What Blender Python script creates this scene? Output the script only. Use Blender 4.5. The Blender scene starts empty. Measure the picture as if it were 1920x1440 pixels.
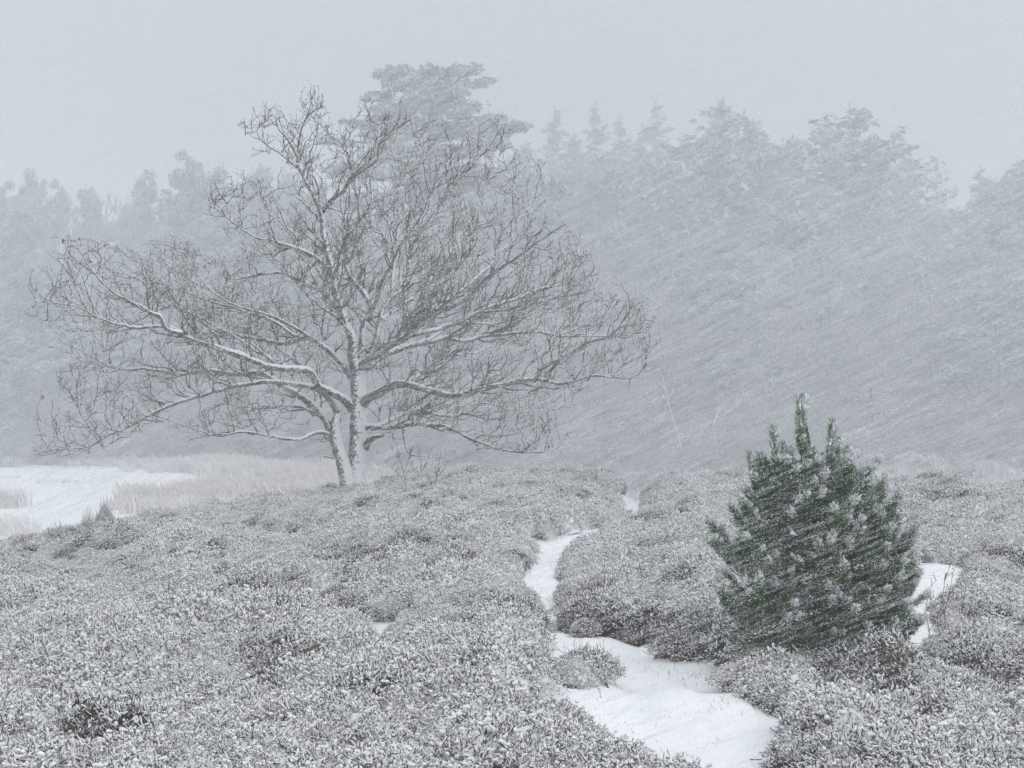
import bpy, math, random
import numpy as np
from mathutils import Vector

SC = bpy.context.scene
ROOT = SC.collection
F = 3270.0                      # focal length in pixels of a 1920 px wide picture

# ------------------------------------------------------------------ camera
cam_d = bpy.data.cameras.new('camera')
cam = bpy.data.objects.new('camera', cam_d)
ROOT.objects.link(cam)
cam.location = (0, 0, 0)
cam.rotation_euler = (math.radians(90), 0, 0)
cam_d.sensor_width = 36.0
cam_d.lens = 36.0 * F / 1920.0
cam_d.clip_start = 0.1
cam_d.clip_end = 5000
SC.camera = cam

# ------------------------------------------------------------------ sky
W = bpy.data.worlds.new('World')
SC.world = W
W.use_nodes = True
nt = W.node_tree
nt.nodes.clear()
out = nt.nodes.new('ShaderNodeOutputWorld')
bg = nt.nodes.new('ShaderNodeBackground')
bg.inputs['Strength'].default_value = 0.0858
sky = nt.nodes.new('ShaderNodeTexSky')
sky.sky_type = 'NISHITA'
sky.sun_disc = False
sky.sun_elevation = math.radians(38)
sky.sun_rotation = math.radians(140)
sky.air_density = 1.0
sky.dust_density = 6.0
tc = nt.nodes.new('ShaderNodeTexCoord')
sep = nt.nodes.new('ShaderNodeSeparateXYZ')
ramp = nt.nodes.new('ShaderNodeMapRange')
ramp.inputs['From Min'].default_value = 0.0
ramp.inputs['From Max'].default_value = 1.0
mixg = nt.nodes.new('ShaderNodeMix'); mixg.data_type = 'RGBA'
mixg.inputs['A'].default_value = (5.2, 5.52, 5.85, 1)       # cloud at the horizon
mixg.inputs['B'].default_value = (14.0, 14.4, 14.8, 1)        # cloud overhead
mixs = nt.nodes.new('ShaderNodeMix'); mixs.data_type = 'RGBA'
mixs.inputs['Factor'].default_value = 0.93
L = nt.links.new
L(tc.outputs['Generated'], sep.inputs[0]); L(sep.outputs['Z'], ramp.inputs['Value'])
L(ramp.outputs[0], mixg.inputs['Factor'])
L(sky.outputs[0], mixs.inputs['A']); L(mixg.outputs['Result'], mixs.inputs['B'])
L(mixs.outputs['Result'], bg.inputs['Color']); L(bg.outputs[0], out.inputs[0])

# ------------------------------------------------------------------ sun behind the cloud
sun_d = bpy.data.lights.new('sun', 'SUN')
sun_d.energy = 1.2
sun_d.angle = math.radians(60)
sun_d.color = (1.0, 0.97, 0.93)
sun = bpy.data.objects.new('sun', sun_d)
ROOT.objects.link(sun)
_az, _el = math.radians(140), math.radians(38)
_to = Vector((math.sin(_az) * math.cos(_el), math.cos(_az) * math.cos(_el), math.sin(_el)))
sun.rotation_euler = _to.to_track_quat('Z', 'Y').to_euler()

SC.view_settings.view_transform = 'Standard'
SC.view_settings.look = 'None'
SC.view_settings.exposure = 0.0
SC.view_settings.gamma = 1.0
SC.view_settings.use_curve_mapping = False
SC.render.engine = 'CYCLES'
cy = SC.cycles
cy.max_bounces = 5; cy.diffuse_bounces = 3; cy.glossy_bounces = 1
cy.volume_bounces = 2; cy.transmission_bounces = 1; cy.transparent_max_bounces = 8
cy.caustics_reflective = False; cy.caustics_refractive = False
cy.use_denoising = True; cy.denoiser = 'OPENIMAGEDENOISE'; cy.denoising_input_passes = 'RGB_ALBEDO_NORMAL'; cy.denoising_prefilter = 'NONE'
cy.use_adaptive_sampling = False
SC.render.filter_size = 1.3

rng = np.random.default_rng(7)
random.seed(7)

# ================================================================== helpers
def tag(o, label=None, cat=None, group=None, kind=None):
    if label: o['label'] = label
    if cat: o['category'] = cat
    if group: o['group'] = group
    if kind: o['kind'] = kind
    return o

def mesh_np(name, V, Fc, mats, midx=None, smooth=False):
    """V (n,3); Fc list of (m,k) index arrays (k may differ per array); midx list of arrays."""
    V = np.asarray(V, dtype=np.float32)
    me = bpy.data.meshes.new(name)
    Fc = [np.asarray(f, dtype=np.int32) for f in Fc if len(f)]
    nl = sum(f.size for f in Fc); nf = sum(len(f) for f in Fc)
    me.vertices.add(len(V)); me.vertices.foreach_set('co', V.ravel())
    me.loops.add(nl); me.polygons.add(nf)
    me.loops.foreach_set('vertex_index', np.concatenate([f.ravel() for f in Fc]))
    tot = np.concatenate([np.full(len(f), f.shape[1], np.int32) for f in Fc])
    st = np.concatenate([[0], np.cumsum(tot)[:-1]]).astype(np.int32)
    me.polygons.foreach_set('loop_start', st)
    me.polygons.foreach_set('loop_total', tot)
    for m in mats: me.materials.append(m)
    if midx is not None:
        me.polygons.foreach_set('material_index', np.concatenate(midx).astype(np.int32))
    if smooth:
        me.polygons.foreach_set('use_smooth', np.ones(nf, dtype=bool))
    me.update(calc_edges=True)
    return me

class MB:
    def __init__(s): s.V = []; s.F = []; s.M = []; s.n = 0
    def add(s, V, F, m=0):
        V = np.asarray(V, dtype=np.float32).reshape(-1, 3); F = np.asarray(F, dtype=np.int64)
        if len(F) == 0: return
        s.V.append(V); s.F.append(F + s.n)
        s.M.append(np.full(len(F), m, np.int32) if np.isscalar(m) else np.asarray(m, np.int32))
        s.n += len(V)
    def mesh(s, name, mats, smooth=False):
        return mesh_np(name, np.concatenate(s.V), s.F, mats, s.M, smooth)
    def build(s, name, mats, parent=None, smooth=False, loc=None):
        return link(name, s.mesh(name, mats, smooth), parent, loc)

def link(name, me, parent=None, loc=None):
    o = bpy.data.objects.new(name, me)
    ROOT.objects.link(o)
    if parent is not None: o.parent = parent
    if loc is not None: o.location = loc
    return o

def empty(name, loc, rz=0.0):
    o = bpy.data.objects.new(name, None)
    o.empty_display_size = 0.2
    ROOT.objects.link(o)
    o.location = loc; o.rotation_euler = (0, 0, rz)
    return o

def norm(a, axis=-1):
    return a / np.maximum(np.linalg.norm(a, axis=axis, keepdims=True), 1e-9)

def tubes(P, R, sides=3, ref=(0.31, 0.22, 0.92)):
    """P (M,K,3) polylines, R (M,K) radii -> V, quads. One batch."""
    P = np.asarray(P, float); R = np.asarray(R, float)
    M_, K, _ = P.shape
    T = np.empty_like(P)
    T[:, 1:-1] = P[:, 2:] - P[:, :-2]
    T[:, 0] = P[:, 1] - P[:, 0]; T[:, -1] = P[:, -1] - P[:, -2]
    T = norm(T)
    ref = norm(np.asarray(ref, float))
    A = np.cross(T, ref)
    bad = np.linalg.norm(A, axis=-1) < 0.15
    A[bad] = np.cross(T[bad], np.array([1.0, 0.1, 0.0]))
    A = norm(A); B = np.cross(T, A)
    ang = np.arange(sides) / sides * 2 * np.pi
    ring = A[:, :, None, :] * np.cos(ang)[None, None, :, None] + B[:, :, None, :] * np.sin(ang)[None, None, :, None]
    V = P[:, :, None, :] + ring * R[:, :, None, None]
    idx = np.arange(M_ * K * sides).reshape(M_, K, sides)
    a = idx[:, :-1, :]; b = np.roll(idx, -1, axis=2)[:, :-1, :]
    c = np.roll(idx, -1, axis=2)[:, 1:, :]; d = idx[:, 1:, :]
    Q = np.stack([a, b, c, d], -1).reshape(-1, 4)
    return V.reshape(-1, 3), Q

def limb_tube(P, R, sides=8):
    """One long limb with parallel transport frames and closed ends."""
    P = np.asarray(P, float); R = np.asarray(R, float); n = len(P)
    T = np.gradient(P, axis=0); T = norm(T)
    a = np.cross(T[0], [0.2, 0.9, 0.3]); a /= np.linalg.norm(a)
    V = []
    ang = np.arange(sides) / sides * 2 * np.pi
    for i in range(n):
        a = a - T[i] * a.dot(T[i]); a /= np.linalg.norm(a)
        b = np.cross(T[i], a)
        V.append(P[i] + R[i] * (np.cos(ang)[:, None] * a + np.sin(ang)[:, None] * b))
    V = np.concatenate(V)
    idx = np.arange(n * sides).reshape(n, sides)
    nx = np.roll(idx, -1, axis=1)
    Q = np.stack([idx[:-1], nx[:-1], nx[1:], idx[1:]], -1).reshape(-1, 4)
    return V, Q, idx[-1][::-1]

def resample(P, step):
    """Catmull-Rom through points, sampled about every step."""
    P = np.asarray(P, float)
    if len(P) == 2: P = np.array([P[0], (P[0] + P[1]) / 2, P[1]])
    E = np.concatenate([[2 * P[0] - P[1]], P, [2 * P[-1] - P[-2]]])
    o = []
    for i in range(1, len(E) - 2):
        n = max(1, int(round(np.linalg.norm(E[i + 1][:3] - E[i][:3]) / step)))
        for k in range(n):
            t = k / n
            p0, p1, p2, p3 = E[i - 1], E[i], E[i + 1], E[i + 2]
            o.append(0.5 * (2 * p1 + (p2 - p0) * t + (2 * p0 - 5 * p1 + 4 * p2 - p3) * t * t + (3 * p1 - p0 - 3 * p2 + p3) * t ** 3))
    o.append(P[-1])
    return np.array(o)

def in_poly(px, py, poly):
    poly = np.asarray(poly, float)
    x = np.asarray(px, float); y = np.asarray(py, float)
    inside = np.zeros(np.broadcast(x, y).shape, bool)
    j = len(poly) - 1
    for i in range(len(poly)):
        xi, yi = poly[i]; xj, yj = poly[j]
        c = ((yi > y) != (yj > y)) & (x < (xj - xi) * (y - yi) / (yj - yi + 1e-12) + xi)
        inside ^= c
        j = i
    return inside

# cheap smooth value noise for layout
_perm = rng.random((256, 256))
def vnoise(x, y, s=1.0, off=0):
    x = np.asarray(x, float) / s + 100.3 + off * 17.7; y = np.asarray(y, float) / s + 57.1 + off * 9.3
    xi = np.floor(x).astype(int); yi = np.floor(y).astype(int)
    fx = x - xi; fy = y - yi
    fx = fx * fx * (3 - 2 * fx); fy = fy * fy * (3 - 2 * fy)
    g = lambda a, b: _perm[a & 255, b & 255]
    return (g(xi, yi) * (1 - fx) + g(xi + 1, yi) * fx) * (1 - fy) + (g(xi, yi + 1) * (1 - fx) + g(xi + 1, yi + 1) * fx) * fy

def sstep(a, b, x):
    t = np.clip((np.asarray(x, float) - a) / (b - a), 0, 1)
    return t * t * (3 - 2 * t)

# ================================================================== materials
def new_mat(name):
    m = bpy.data.materials.new(name); m.use_nodes = True
    b = m.node_tree.nodes['Principled BSDF']
    b.inputs['Roughness'].default_value = 0.85
    b.inputs['Specular IOR Level'].default_value = 0.15
    return m, m.node_tree, b

def mat_noise(name, c1, c2, scale=8.0, rough=0.85, bump=0.0, rand=0.0, detail=4.0):
    m, t, b = new_mat(name)
    b.inputs['Roughness'].default_value = rough
    co = t.nodes.new('ShaderNodeTexCoord')
    n = t.nodes.new('ShaderNodeTexNoise')
    n.inputs['Scale'].default_value = scale; n.inputs['Detail'].default_value = detail
    t.links.new(co.outputs['Object'], n.inputs['Vector'])
    mx = t.nodes.new('ShaderNodeMix'); mx.data_type = 'RGBA'
    mx.inputs['A'].default_value = (*c1, 1); mx.inputs['B'].default_value = (*c2, 1)
    mr = t.nodes.new('ShaderNodeMapRange')
    mr.inputs['From Min'].default_value = 0.3; mr.inputs['From Max'].default_value = 0.7
    src = n.outputs['Fac']
    if rand > 0:
        oi = t.nodes.new('ShaderNodeObjectInfo')
        ma = t.nodes.new('ShaderNodeMath'); ma.operation = 'MULTIPLY_ADD'
        ma.inputs[1].default_value = rand; t.links.new(oi.outputs['Random'], ma.inputs[0])
        su = t.nodes.new('ShaderNodeMath'); su.operation = 'SUBTRACT'; su.inputs[1].default_value = rand / 2
        t.links.new(src, ma.inputs[2]); t.links.new(ma.outputs[0], su.inputs[0]); src = su.outputs[0]
    t.links.new(src, mr.inputs['Value']); t.links.new(mr.outputs[0], mx.inputs['Factor'])
    t.links.new(mx.outputs['Result'], b.inputs['Base Color'])
    if bump > 0:
        bp = t.nodes.new('ShaderNodeBump'); bp.inputs['Strength'].default_value = bump
        bp.inputs['Distance'].default_value = 0.02
        t.links.new(n.outputs['Fac'], bp.inputs['Height']); t.links.new(bp.outputs[0], b.inputs['Normal'])
    return m

WIND = np.array([-0.86, 0.30, -0.41]); WIND /= np.linalg.norm(WIND)     # the way the snow flies

def mat_snowed_bark(name, c1, c2, w, lo, hi, nscale=9.0, namp=0.9, scale=14.0, snow=(0.84, 0.86, 0.89)):
    """bark with snow stuck where the surface faces w (up and into the wind)."""
    m, t, b = new_mat(name)
    w = norm(np.asarray(w, float))
    co = t.nodes.new('ShaderNodeTexCoord'); ge = t.nodes.new('ShaderNodeNewGeometry')
    n = t.nodes.new('ShaderNodeTexNoise'); n.inputs['Scale'].default_value = scale; n.inputs['Detail'].default_value = 5
    mp = t.nodes.new('ShaderNodeMapping'); mp.inputs['Scale'].default_value = (1, 1, 0.35)
    t.links.new(co.outputs['Object'], mp.inputs['Vector']); t.links.new(mp.outputs[0], n.inputs['Vector'])
    n2 = t.nodes.new('ShaderNodeTexNoise'); n2.inputs['Scale'].default_value = nscale; n2.inputs['Detail'].default_value = 3
    n2.inputs['Roughness'].default_value = 0.65
    t.links.new(co.outputs['Object'], n2.inputs['Vector'])
    bk = t.nodes.new('ShaderNodeMix'); bk.data_type = 'RGBA'
    bk.inputs['A'].default_value = (*c1, 1); bk.inputs['B'].default_value = (*c2, 1)
    mr0 = t.nodes.new('ShaderNodeMapRange'); mr0.inputs['From Min'].default_value = 0.35; mr0.inputs['From Max'].default_value = 0.68
    t.links.new(n.outputs['Fac'], mr0.inputs['Value']); t.links.new(mr0.outputs[0], bk.inputs['Factor'])
    dt = t.nodes.new('ShaderNodeVectorMath'); dt.operation = 'DOT_PRODUCT'
    dt.inputs[1].default_value = tuple(w)
    t.links.new(ge.outputs['Normal'], dt.inputs[0])
    ma = t.nodes.new('ShaderNodeMath'); ma.operation = 'MULTIPLY_ADD'; ma.inputs[1].default_value = namp
    t.links.new(n2.outputs['Fac'], ma.inputs[0]); t.links.new(dt.outputs['Value'], ma.inputs[2])
    sb = t.nodes.new('ShaderNodeMath'); sb.operation = 'SUBTRACT'; sb.inputs[1].default_value = namp * 0.5
    t.links.new(ma.outputs[0], sb.inputs[0])
    mr = t.nodes.new('ShaderNodeMapRange'); mr.interpolation_type = 'SMOOTHSTEP'
    mr.inputs['From Min'].default_value = lo; mr.inputs['From Max'].default_value = hi
    t.links.new(sb.outputs[0], mr.inputs['Value'])
    mx = t.nodes.new('ShaderNodeMix'); mx.data_type = 'RGBA'
    mx.inputs['B'].default_value = (*snow, 1)
    t.links.new(bk.outputs['Result'], mx.inputs['A']); t.links.new(mr.outputs[0], mx.inputs['Factor'])
    t.links.new(mx.outputs['Result'], b.inputs['Base Color'])
    bp = t.nodes.new('ShaderNodeBump'); bp.inputs['Strength'].default_value = 0.6; bp.inputs['Distance'].default_value = 0.02
    t.links.new(n.outputs['Fac'], bp.inputs['Height']); t.links.new(bp.outputs[0], b.inputs['Normal'])
    return m

UPW = -WIND * 0.75 + np.array([0, 0, 0.7])       # where snow sticks: up and into the wind
M_snow = mat_noise('snow', (0.80, 0.825, 0.855), (0.88, 0.90, 0.925), 30, 0.9, 0.25)
M_ground = mat_noise('snow_cover', (0.85, 0.87, 0.90), (0.90, 0.915, 0.935), 3.0, 0.9, 0.35)
M_flake = mat_noise('snowflake', (0.76, 0.77, 0.79), (0.82, 0.83, 0.84), 5, 1.0)
M_oakbark = mat_snowed_bark('oak_bark', (0.026, 0.022, 0.018), (0.085, 0.078, 0.052), -WIND * 1.0 + np.array([0.1, -0.25, 0.15]), 0.14, 0.42, 20, 3.2)
M_oaklimb = mat_snowed_bark('oak_limb_bark', (0.026, 0.022, 0.016), (0.080, 0.073, 0.046), UPW, 0.34, 0.62, 14, 1.4)
M_oaktwig = mat_snowed_bark('oak_twig_bark', (0.022, 0.016, 0.006), (0.066, 0.052, 0.018), UPW, 0.70, 1.0, 5, 1.0, 3.0)
M_leaf = mat_noise('dead_oak_leaf', (0.16, 0.05, 0.03), (0.24, 0.09, 0.06), 9)
M_stem = mat_noise('heather_stem', (0.150, 0.075, 0.062), (0.300, 0.165, 0.136), 6, rand=0.8)
M_stem_d = mat_noise('heather_leaf', (0.060, 0.038, 0.028), (0.125, 0.080, 0.060), 6, rand=0.8)
M_hsnow = mat_noise('heather_snow', (0.86, 0.88, 0.90), (0.91, 0.92, 0.935), 20, 0.9)
M_heart = mat_snowed_bark('snow_filled_heather', (0.05, 0.04, 0.032), (0.11, 0.085, 0.07), UPW, 0.10, 0.45, 45, 2.2, 30.0, (0.86, 0.875, 0.895))
M_needle = mat_noise('pine_needle', (0.054, 0.130, 0.030), (0.115, 0.225, 0.058), 12)
M_frost = mat_noise('frosted_needle', (0.42, 0.48, 0.43), (0.70, 0.73, 0.71), 25)
M_pbark = mat_noise('young_pine_bark', (0.05, 0.035, 0.022), (0.10, 0.07, 0.045), 20)
M_bud = mat_noise('pine_bud', (0.25, 0.13, 0.08), (0.36, 0.2, 0.12), 20)
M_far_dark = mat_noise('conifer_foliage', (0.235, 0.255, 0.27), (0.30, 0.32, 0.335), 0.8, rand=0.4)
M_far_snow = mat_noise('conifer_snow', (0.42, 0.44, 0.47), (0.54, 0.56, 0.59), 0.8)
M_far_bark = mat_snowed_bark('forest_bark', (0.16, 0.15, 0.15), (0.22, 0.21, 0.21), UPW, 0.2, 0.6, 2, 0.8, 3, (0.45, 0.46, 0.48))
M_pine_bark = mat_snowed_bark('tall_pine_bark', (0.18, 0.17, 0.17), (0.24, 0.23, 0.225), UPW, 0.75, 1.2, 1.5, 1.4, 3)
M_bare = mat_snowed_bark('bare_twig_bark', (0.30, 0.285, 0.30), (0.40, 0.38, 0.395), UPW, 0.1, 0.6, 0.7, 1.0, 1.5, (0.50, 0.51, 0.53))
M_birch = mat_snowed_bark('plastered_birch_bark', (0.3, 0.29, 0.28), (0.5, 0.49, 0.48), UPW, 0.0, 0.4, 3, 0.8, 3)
M_sapling = mat_snowed_bark('sapling_bark', (0.12, 0.045, 0.038), (0.19, 0.085, 0.07), UPW, 0.6, 0.95, 9, 0.8, 5)
M_reed = mat_noise('reed_straw', (0.68, 0.55, 0.46), (0.82, 0.70, 0.61), 3, rand=0.4)
M_reed_p = mat_noise('pale_reed_straw', (0.66, 0.58, 0.52), (0.80, 0.73, 0.67), 3, rand=0.4)
M_grass = mat_noise('dry_grass', (0.22, 0.20, 0.11), (0.36, 0.32, 0.18), 9)

# ================================================================== terrain
CREST_PX = np.array([-900, 0, 100, 200, 300, 450, 600, 700, 800, 950, 1100, 1140, 1165, 1190, 1215, 1245, 1300, 1400, 1600, 1700, 1800, 1920, 2800.])
CREST_PY = np.array([1090, 1030, 1012, 982, 962, 946, 924, 908, 896, 890, 890, 897, 912, 928, 916, 899, 892, 891, 897, 902, 907, 912, 930.])
CREST_D = np.array([22, 26, 26.5, 27, 28, 31, 35, 36.5, 36, 34, 34, 34, 34, 34, 34, 33, 32, 31, 30, 30, 30, 30, 30.])
HH = 0.27                        # height of the heather
POND_Z = -6.0

def ground(x, y):
    x = np.asarray(x, float); y = np.asarray(y, float)
    d = np.maximum(y, 1.0)
    px = 960 + F * x / np.maximum(d, 6.0)
    dc = np.interp(px, CREST_PX, CREST_D)
    zc = -(np.interp(px, CREST_PX, CREST_PY) - 720) / F * dc - HH
    zn = -2.06
    t = np.clip((d - 8.0) / (dc - 8.0), 0, 1)
    z = zn + (zc - zn) * t
    bump = (vnoise(x, y, 2.3) - 0.5) * 0.24 + (vnoise(x, y, 0.95, 2) - 0.5) * 0.20
    z = z + bump * sstep(4, 9, d) * (1 - sstep(0.75, 1.0, d / dc) * 0.6)
    fall = sstep(0, 27, d - dc)
    z = z * (1 - fall) + (POND_Z - 0.15) * fall
    far = sstep(118, 190, d) * 1.15 + sstep(190, 330, d) * 3.0
    side = sstep(0, 30, x - 4) * sstep(60, 110, d) * 0.9          # firmer land to the right of the pond
    z = z + far + side
    return np.where(y < 1, zn, z)

def px2ground(px, py, h=0.0, dmin=5.0, dmax=320.0):
    """the first place along the sight line where the terrain plus h is met"""
    d = np.exp(np.linspace(math.log(dmin), math.log(dmax), 1500))
    x = (px - 960) / F * d
    zl = -(py - 720) / F * d
    hit = zl <= ground(x, d) + h
    i = int(np.argmax(hit)) if hit.any() else len(d) - 1
    return float(x[i]), float(d[i])

# ---- the ground sheet: fine near, coarse far
ys = np.concatenate([np.linspace(-600, -10, 12), np.linspace(-4, 5, 8), np.arange(5.5, 42, 0.22), np.arange(42, 140, 2.0), np.arange(140, 340, 8.0), np.linspace(345, 700, 12)])
us = np.concatenate([np.linspace(-1, -0.46, 12), np.linspace(-0.44, 0.44, 190), np.linspace(0.46, 1, 12)])
YY, UU = np.meshgrid(ys, us, indexing='ij')
half = np.where(YY < 40, 16 + np.maximum(YY, 0) * 0.35, 30 + (YY - 40) * 0.9)
half = np.maximum(half, 16) / 0.44
XX = np.where(np.abs(UU) <= 0.45, UU * half, np.sign(UU) * (0.45 * half + (np.abs(UU) - 0.45) / 0.55 * (700 - 0.45 * half)))
ZZ = ground(XX, YY)
n0, n1 = XX.shape
idx = np.arange(n0 * n1).reshape(n0, n1)
Q = np.stack([idx[:-1, :-1], idx[:-1, 1:], idx[1:, 1:], idx[1:, :-1]], -1).reshape(-1, 4)
me = mesh_np('snowy_ground', np.stack([XX, YY, ZZ], -1).reshape(-1, 3), [Q], [M_ground], None, True)
g = link('snowy_ground', me); tag(g, 'snow covered heath ground sloping from the heather down to the pond', kind='structure')

# ---- the frozen pond, a flat white sheet on the low ground
pond_px = [(-420, 869), (-100, 869), (100, 871), (250, 877), (345, 886), (420, 893), (520, 905), (640, 935), (720, 960), (760, 1010), (500, 1030), (200, 1060), (-420, 1080)]
pp = []
for a, b in pond_px:
    d = -POND_Z * F / (b - 720); pp.append(((a - 960) / F * d, d))
pp = np.array(pp)
pv = resample(np.concatenate([np.c_[pp, np.zeros(len(pp))], [[pp[0, 0], pp[0, 1], 0]]]), 3.0)[:-1]
cx, cyy = pp.mean(0)
V = [[cx, cyy, POND_Z]] + [[p[0] + rng.normal(0, .15), p[1] + rng.normal(0, .3), POND_Z] for p in pv]
k = len(pv)
me = mesh_np('frozen_pond', V, [[[0, 1 + i, 1 + (i + 1) % k] for i in range(k)]], [M_ground])
tag(link('frozen_pond', me), 'frozen pond under smooth white snow at the left', kind='structure')

# ---- clearings in the heather: n = hidden by heather in front, f = foot of the heather seen, m = between
def poly_ground(pts):
    o = []
    for px, py, fl in pts:
        o.append(px2ground(px, py, {'n': HH, 'f': 0.0, 'm': HH * 0.45}[fl]))
    return o
PATH = poly_ground([(1350, 1640, 'n'), (1330, 1445, 'n'), (1310, 1400, 'n'), (1265, 1362, 'n'), (1210, 1338, 'n'), (1130, 1308, 'n'), (1060, 1290, 'n'),
    (1045, 1274, 'f'), (1155, 1268, 'f'), (1152, 1245, 'm'), (1118, 1228, 'n'), (1060, 1208, 'n'), (1022, 1192, 'n'),
    (1026, 1150, 'm'), (1016, 1120, 'm'), (998, 1095, 'm'), (986, 1070, 'm'), (998, 1040, 'm'), (1008, 1013, 'f'), (1068, 1014, 'f'), (1056, 1040, 'm'), (1046, 1062, 'm'),
    (1050, 1100, 'm'), (1056, 1150, 'm'), (1066, 1180, 'm'), (1110, 1196, 'f'), (1160, 1202, 'f'), (1240, 1210, 'f'), (1275, 1238, 'f'), (1335, 1264, 'f'), (1372, 1285, 'f'),
    (1410, 1308, 'm'), (1462, 1342, 'm'), (1390, 1368, 'n'), (1365, 1400, 'n'), (1358, 1445, 'n'), (1370, 1640, 'n')])
PATCHES = [poly_ground(p) for p in (
    [(1655, 1185, 'n'), (1685, 1115, 'm'), (1722, 1075, 'f'), (1798, 1054, 'f'), (1808, 1073, 'm'), (1768, 1110, 'm'), (1748, 1150, 'm'), (1715, 1190, 'n')],
    [(585, 1124, 'm'), (600, 1115, 'f'), (690, 1108, 'f'), (778, 1099, 'f'), (782, 1103, 'm'), (700, 1114, 'm')],
    [(1165, 958, 'n'), (1168, 944, 'm'), (1185, 936, 'f'), (1205, 938, 'f'), (1206, 952, 'm'), (1190, 962, 'n')],
    [(1085, 1002, 'n'), (1092, 992, 'f'), (1112, 990, 'f'), (1114, 1000, 'n')],
    [(700, 1172, 'n'), (705, 1166, 'f'), (725, 1165, 'f'), (728, 1173, 'n')])]

def bare(x, y):
    m = in_poly(x, y, PATH)
    for p in PATCHES: m |= in_poly(x, y, p)
    return m
def bare_wide(x, y, r):
    m = bare(x, y)
    for dx, dy in ((r, 0), (-r, 0), (0, r), (0, -r * .5)): m |= bare(x + dx, y + dy)
    return m

gx, gy = np.meshgrid(np.arange(-1.2, 4.2, 0.07), np.arange(5.2, 26.5, 0.07), indexing='ij')
cxm = (gx[:-1, :-1] + gx[1:, 1:]) / 2; cym = (gy[:-1, :-1] + gy[1:, 1:]) / 2
ins = in_poly(cxm, cym, PATH)
_in = np.minimum.reduce([in_poly(gx + a, gy + b, PATH).astype(float) for a in (-.28, -.14, 0, .14, .28) for b in (-.28, 0, .28)])
gz = ground(gx, gy) + 0.005 + (0.08 + 0.92 * _in) * np.maximum(vnoise(gx, gy, 0.6, 5) * 0.05 + vnoise(gx, gy, 0.22, 6) * 0.022 - 0.016, 0)
idx = np.arange(gx.size).reshape(gx.shape)
Q = np.stack([idx[:-1, :-1], idx[1:, :-1], idx[1:, 1:], idx[:-1, 1:]], -1)[ins]
used, inv = np.unique(Q.ravel(), return_inverse=True)
V = np.stack([gx.ravel(), gy.ravel(), gz.ravel()], -1)[used]
me = mesh_np('snowy_path', V, [inv.reshape(-1, 4)], [M_ground], None, True)
tag(link('snowy_path', me), 'narrow white snow path winding through the heather', kind='structure')

# ================================================================== instancing for what nobody could count
def template_coll(name, meshes):
    c = bpy.data.collections.new(name)
    for i, m in enumerate(meshes):
        c.objects.link(bpy.data.objects.new('%s_piece' % name, m))
    return c

def scatter(name, pts, rots, scl, pick, coll):
    me = bpy.data.meshes.new(name)
    pts = np.asarray(pts, np.float32); n = len(pts)
    me.vertices.add(n); me.vertices.foreach_set('co', pts.ravel())
    a = me.attributes.new('rot', 'FLOAT_VECTOR', 'POINT'); a.data.foreach_set('vector', np.asarray(rots, np.float32).ravel())
    a = me.attributes.new('scl', 'FLOAT_VECTOR', 'POINT'); a.data.foreach_set('vector', np.asarray(scl, np.float32).ravel())
    a = me.attributes.new('pick', 'INT', 'POINT'); a.data.foreach_set('value', np.asarray(pick, np.int32).ravel())
    o = link(name, me)
    t = bpy.data.node_groups.new(name + '_nodes', 'GeometryNodeTree')
    t.interface.new_socket('Geometry', in_out='INPUT', socket_type='NodeSocketGeometry')
    t.interface.new_socket('Geometry', in_out='OUTPUT', socket_type='NodeSocketGeometry')
    gi = t.nodes.new('NodeGroupInput'); go = t.nodes.new('NodeGroupOutput')
    iop = t.nodes.new('GeometryNodeInstanceOnPoints')
    ci = t.nodes.new('GeometryNodeCollectionInfo')
    ci.inputs['Collection'].default_value = coll
    ci.inputs['Separate Children'].default_value = True
    ci.inputs['Reset Children'].default_value = True
    def attr(nm, ty):
        q = t.nodes.new('GeometryNodeInputNamedAttribute'); q.data_type = ty
        q.inputs['Name'].default_value = nm
        return q.outputs['Attribute']
    iop.inputs['Pick Instance'].default_value = True
    t.links.new(gi.outputs[0], iop.inputs['Points'])
    t.links.new(ci.outputs[0], iop.inputs['Instance'])
    t.links.new(attr('pick', 'INT'), iop.inputs['Instance Index'])
    t.links.new(attr('rot', 'FLOAT_VECTOR'), iop.inputs['Rotation'])
    t.links.new(attr('scl', 'FLOAT_VECTOR'), iop.inputs['Scale'])
    t.links.new(iop.outputs[0], go.inputs[0])
    md = o.modifiers.new('scatter', 'NODES'); md.node_group = t
    return o

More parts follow.
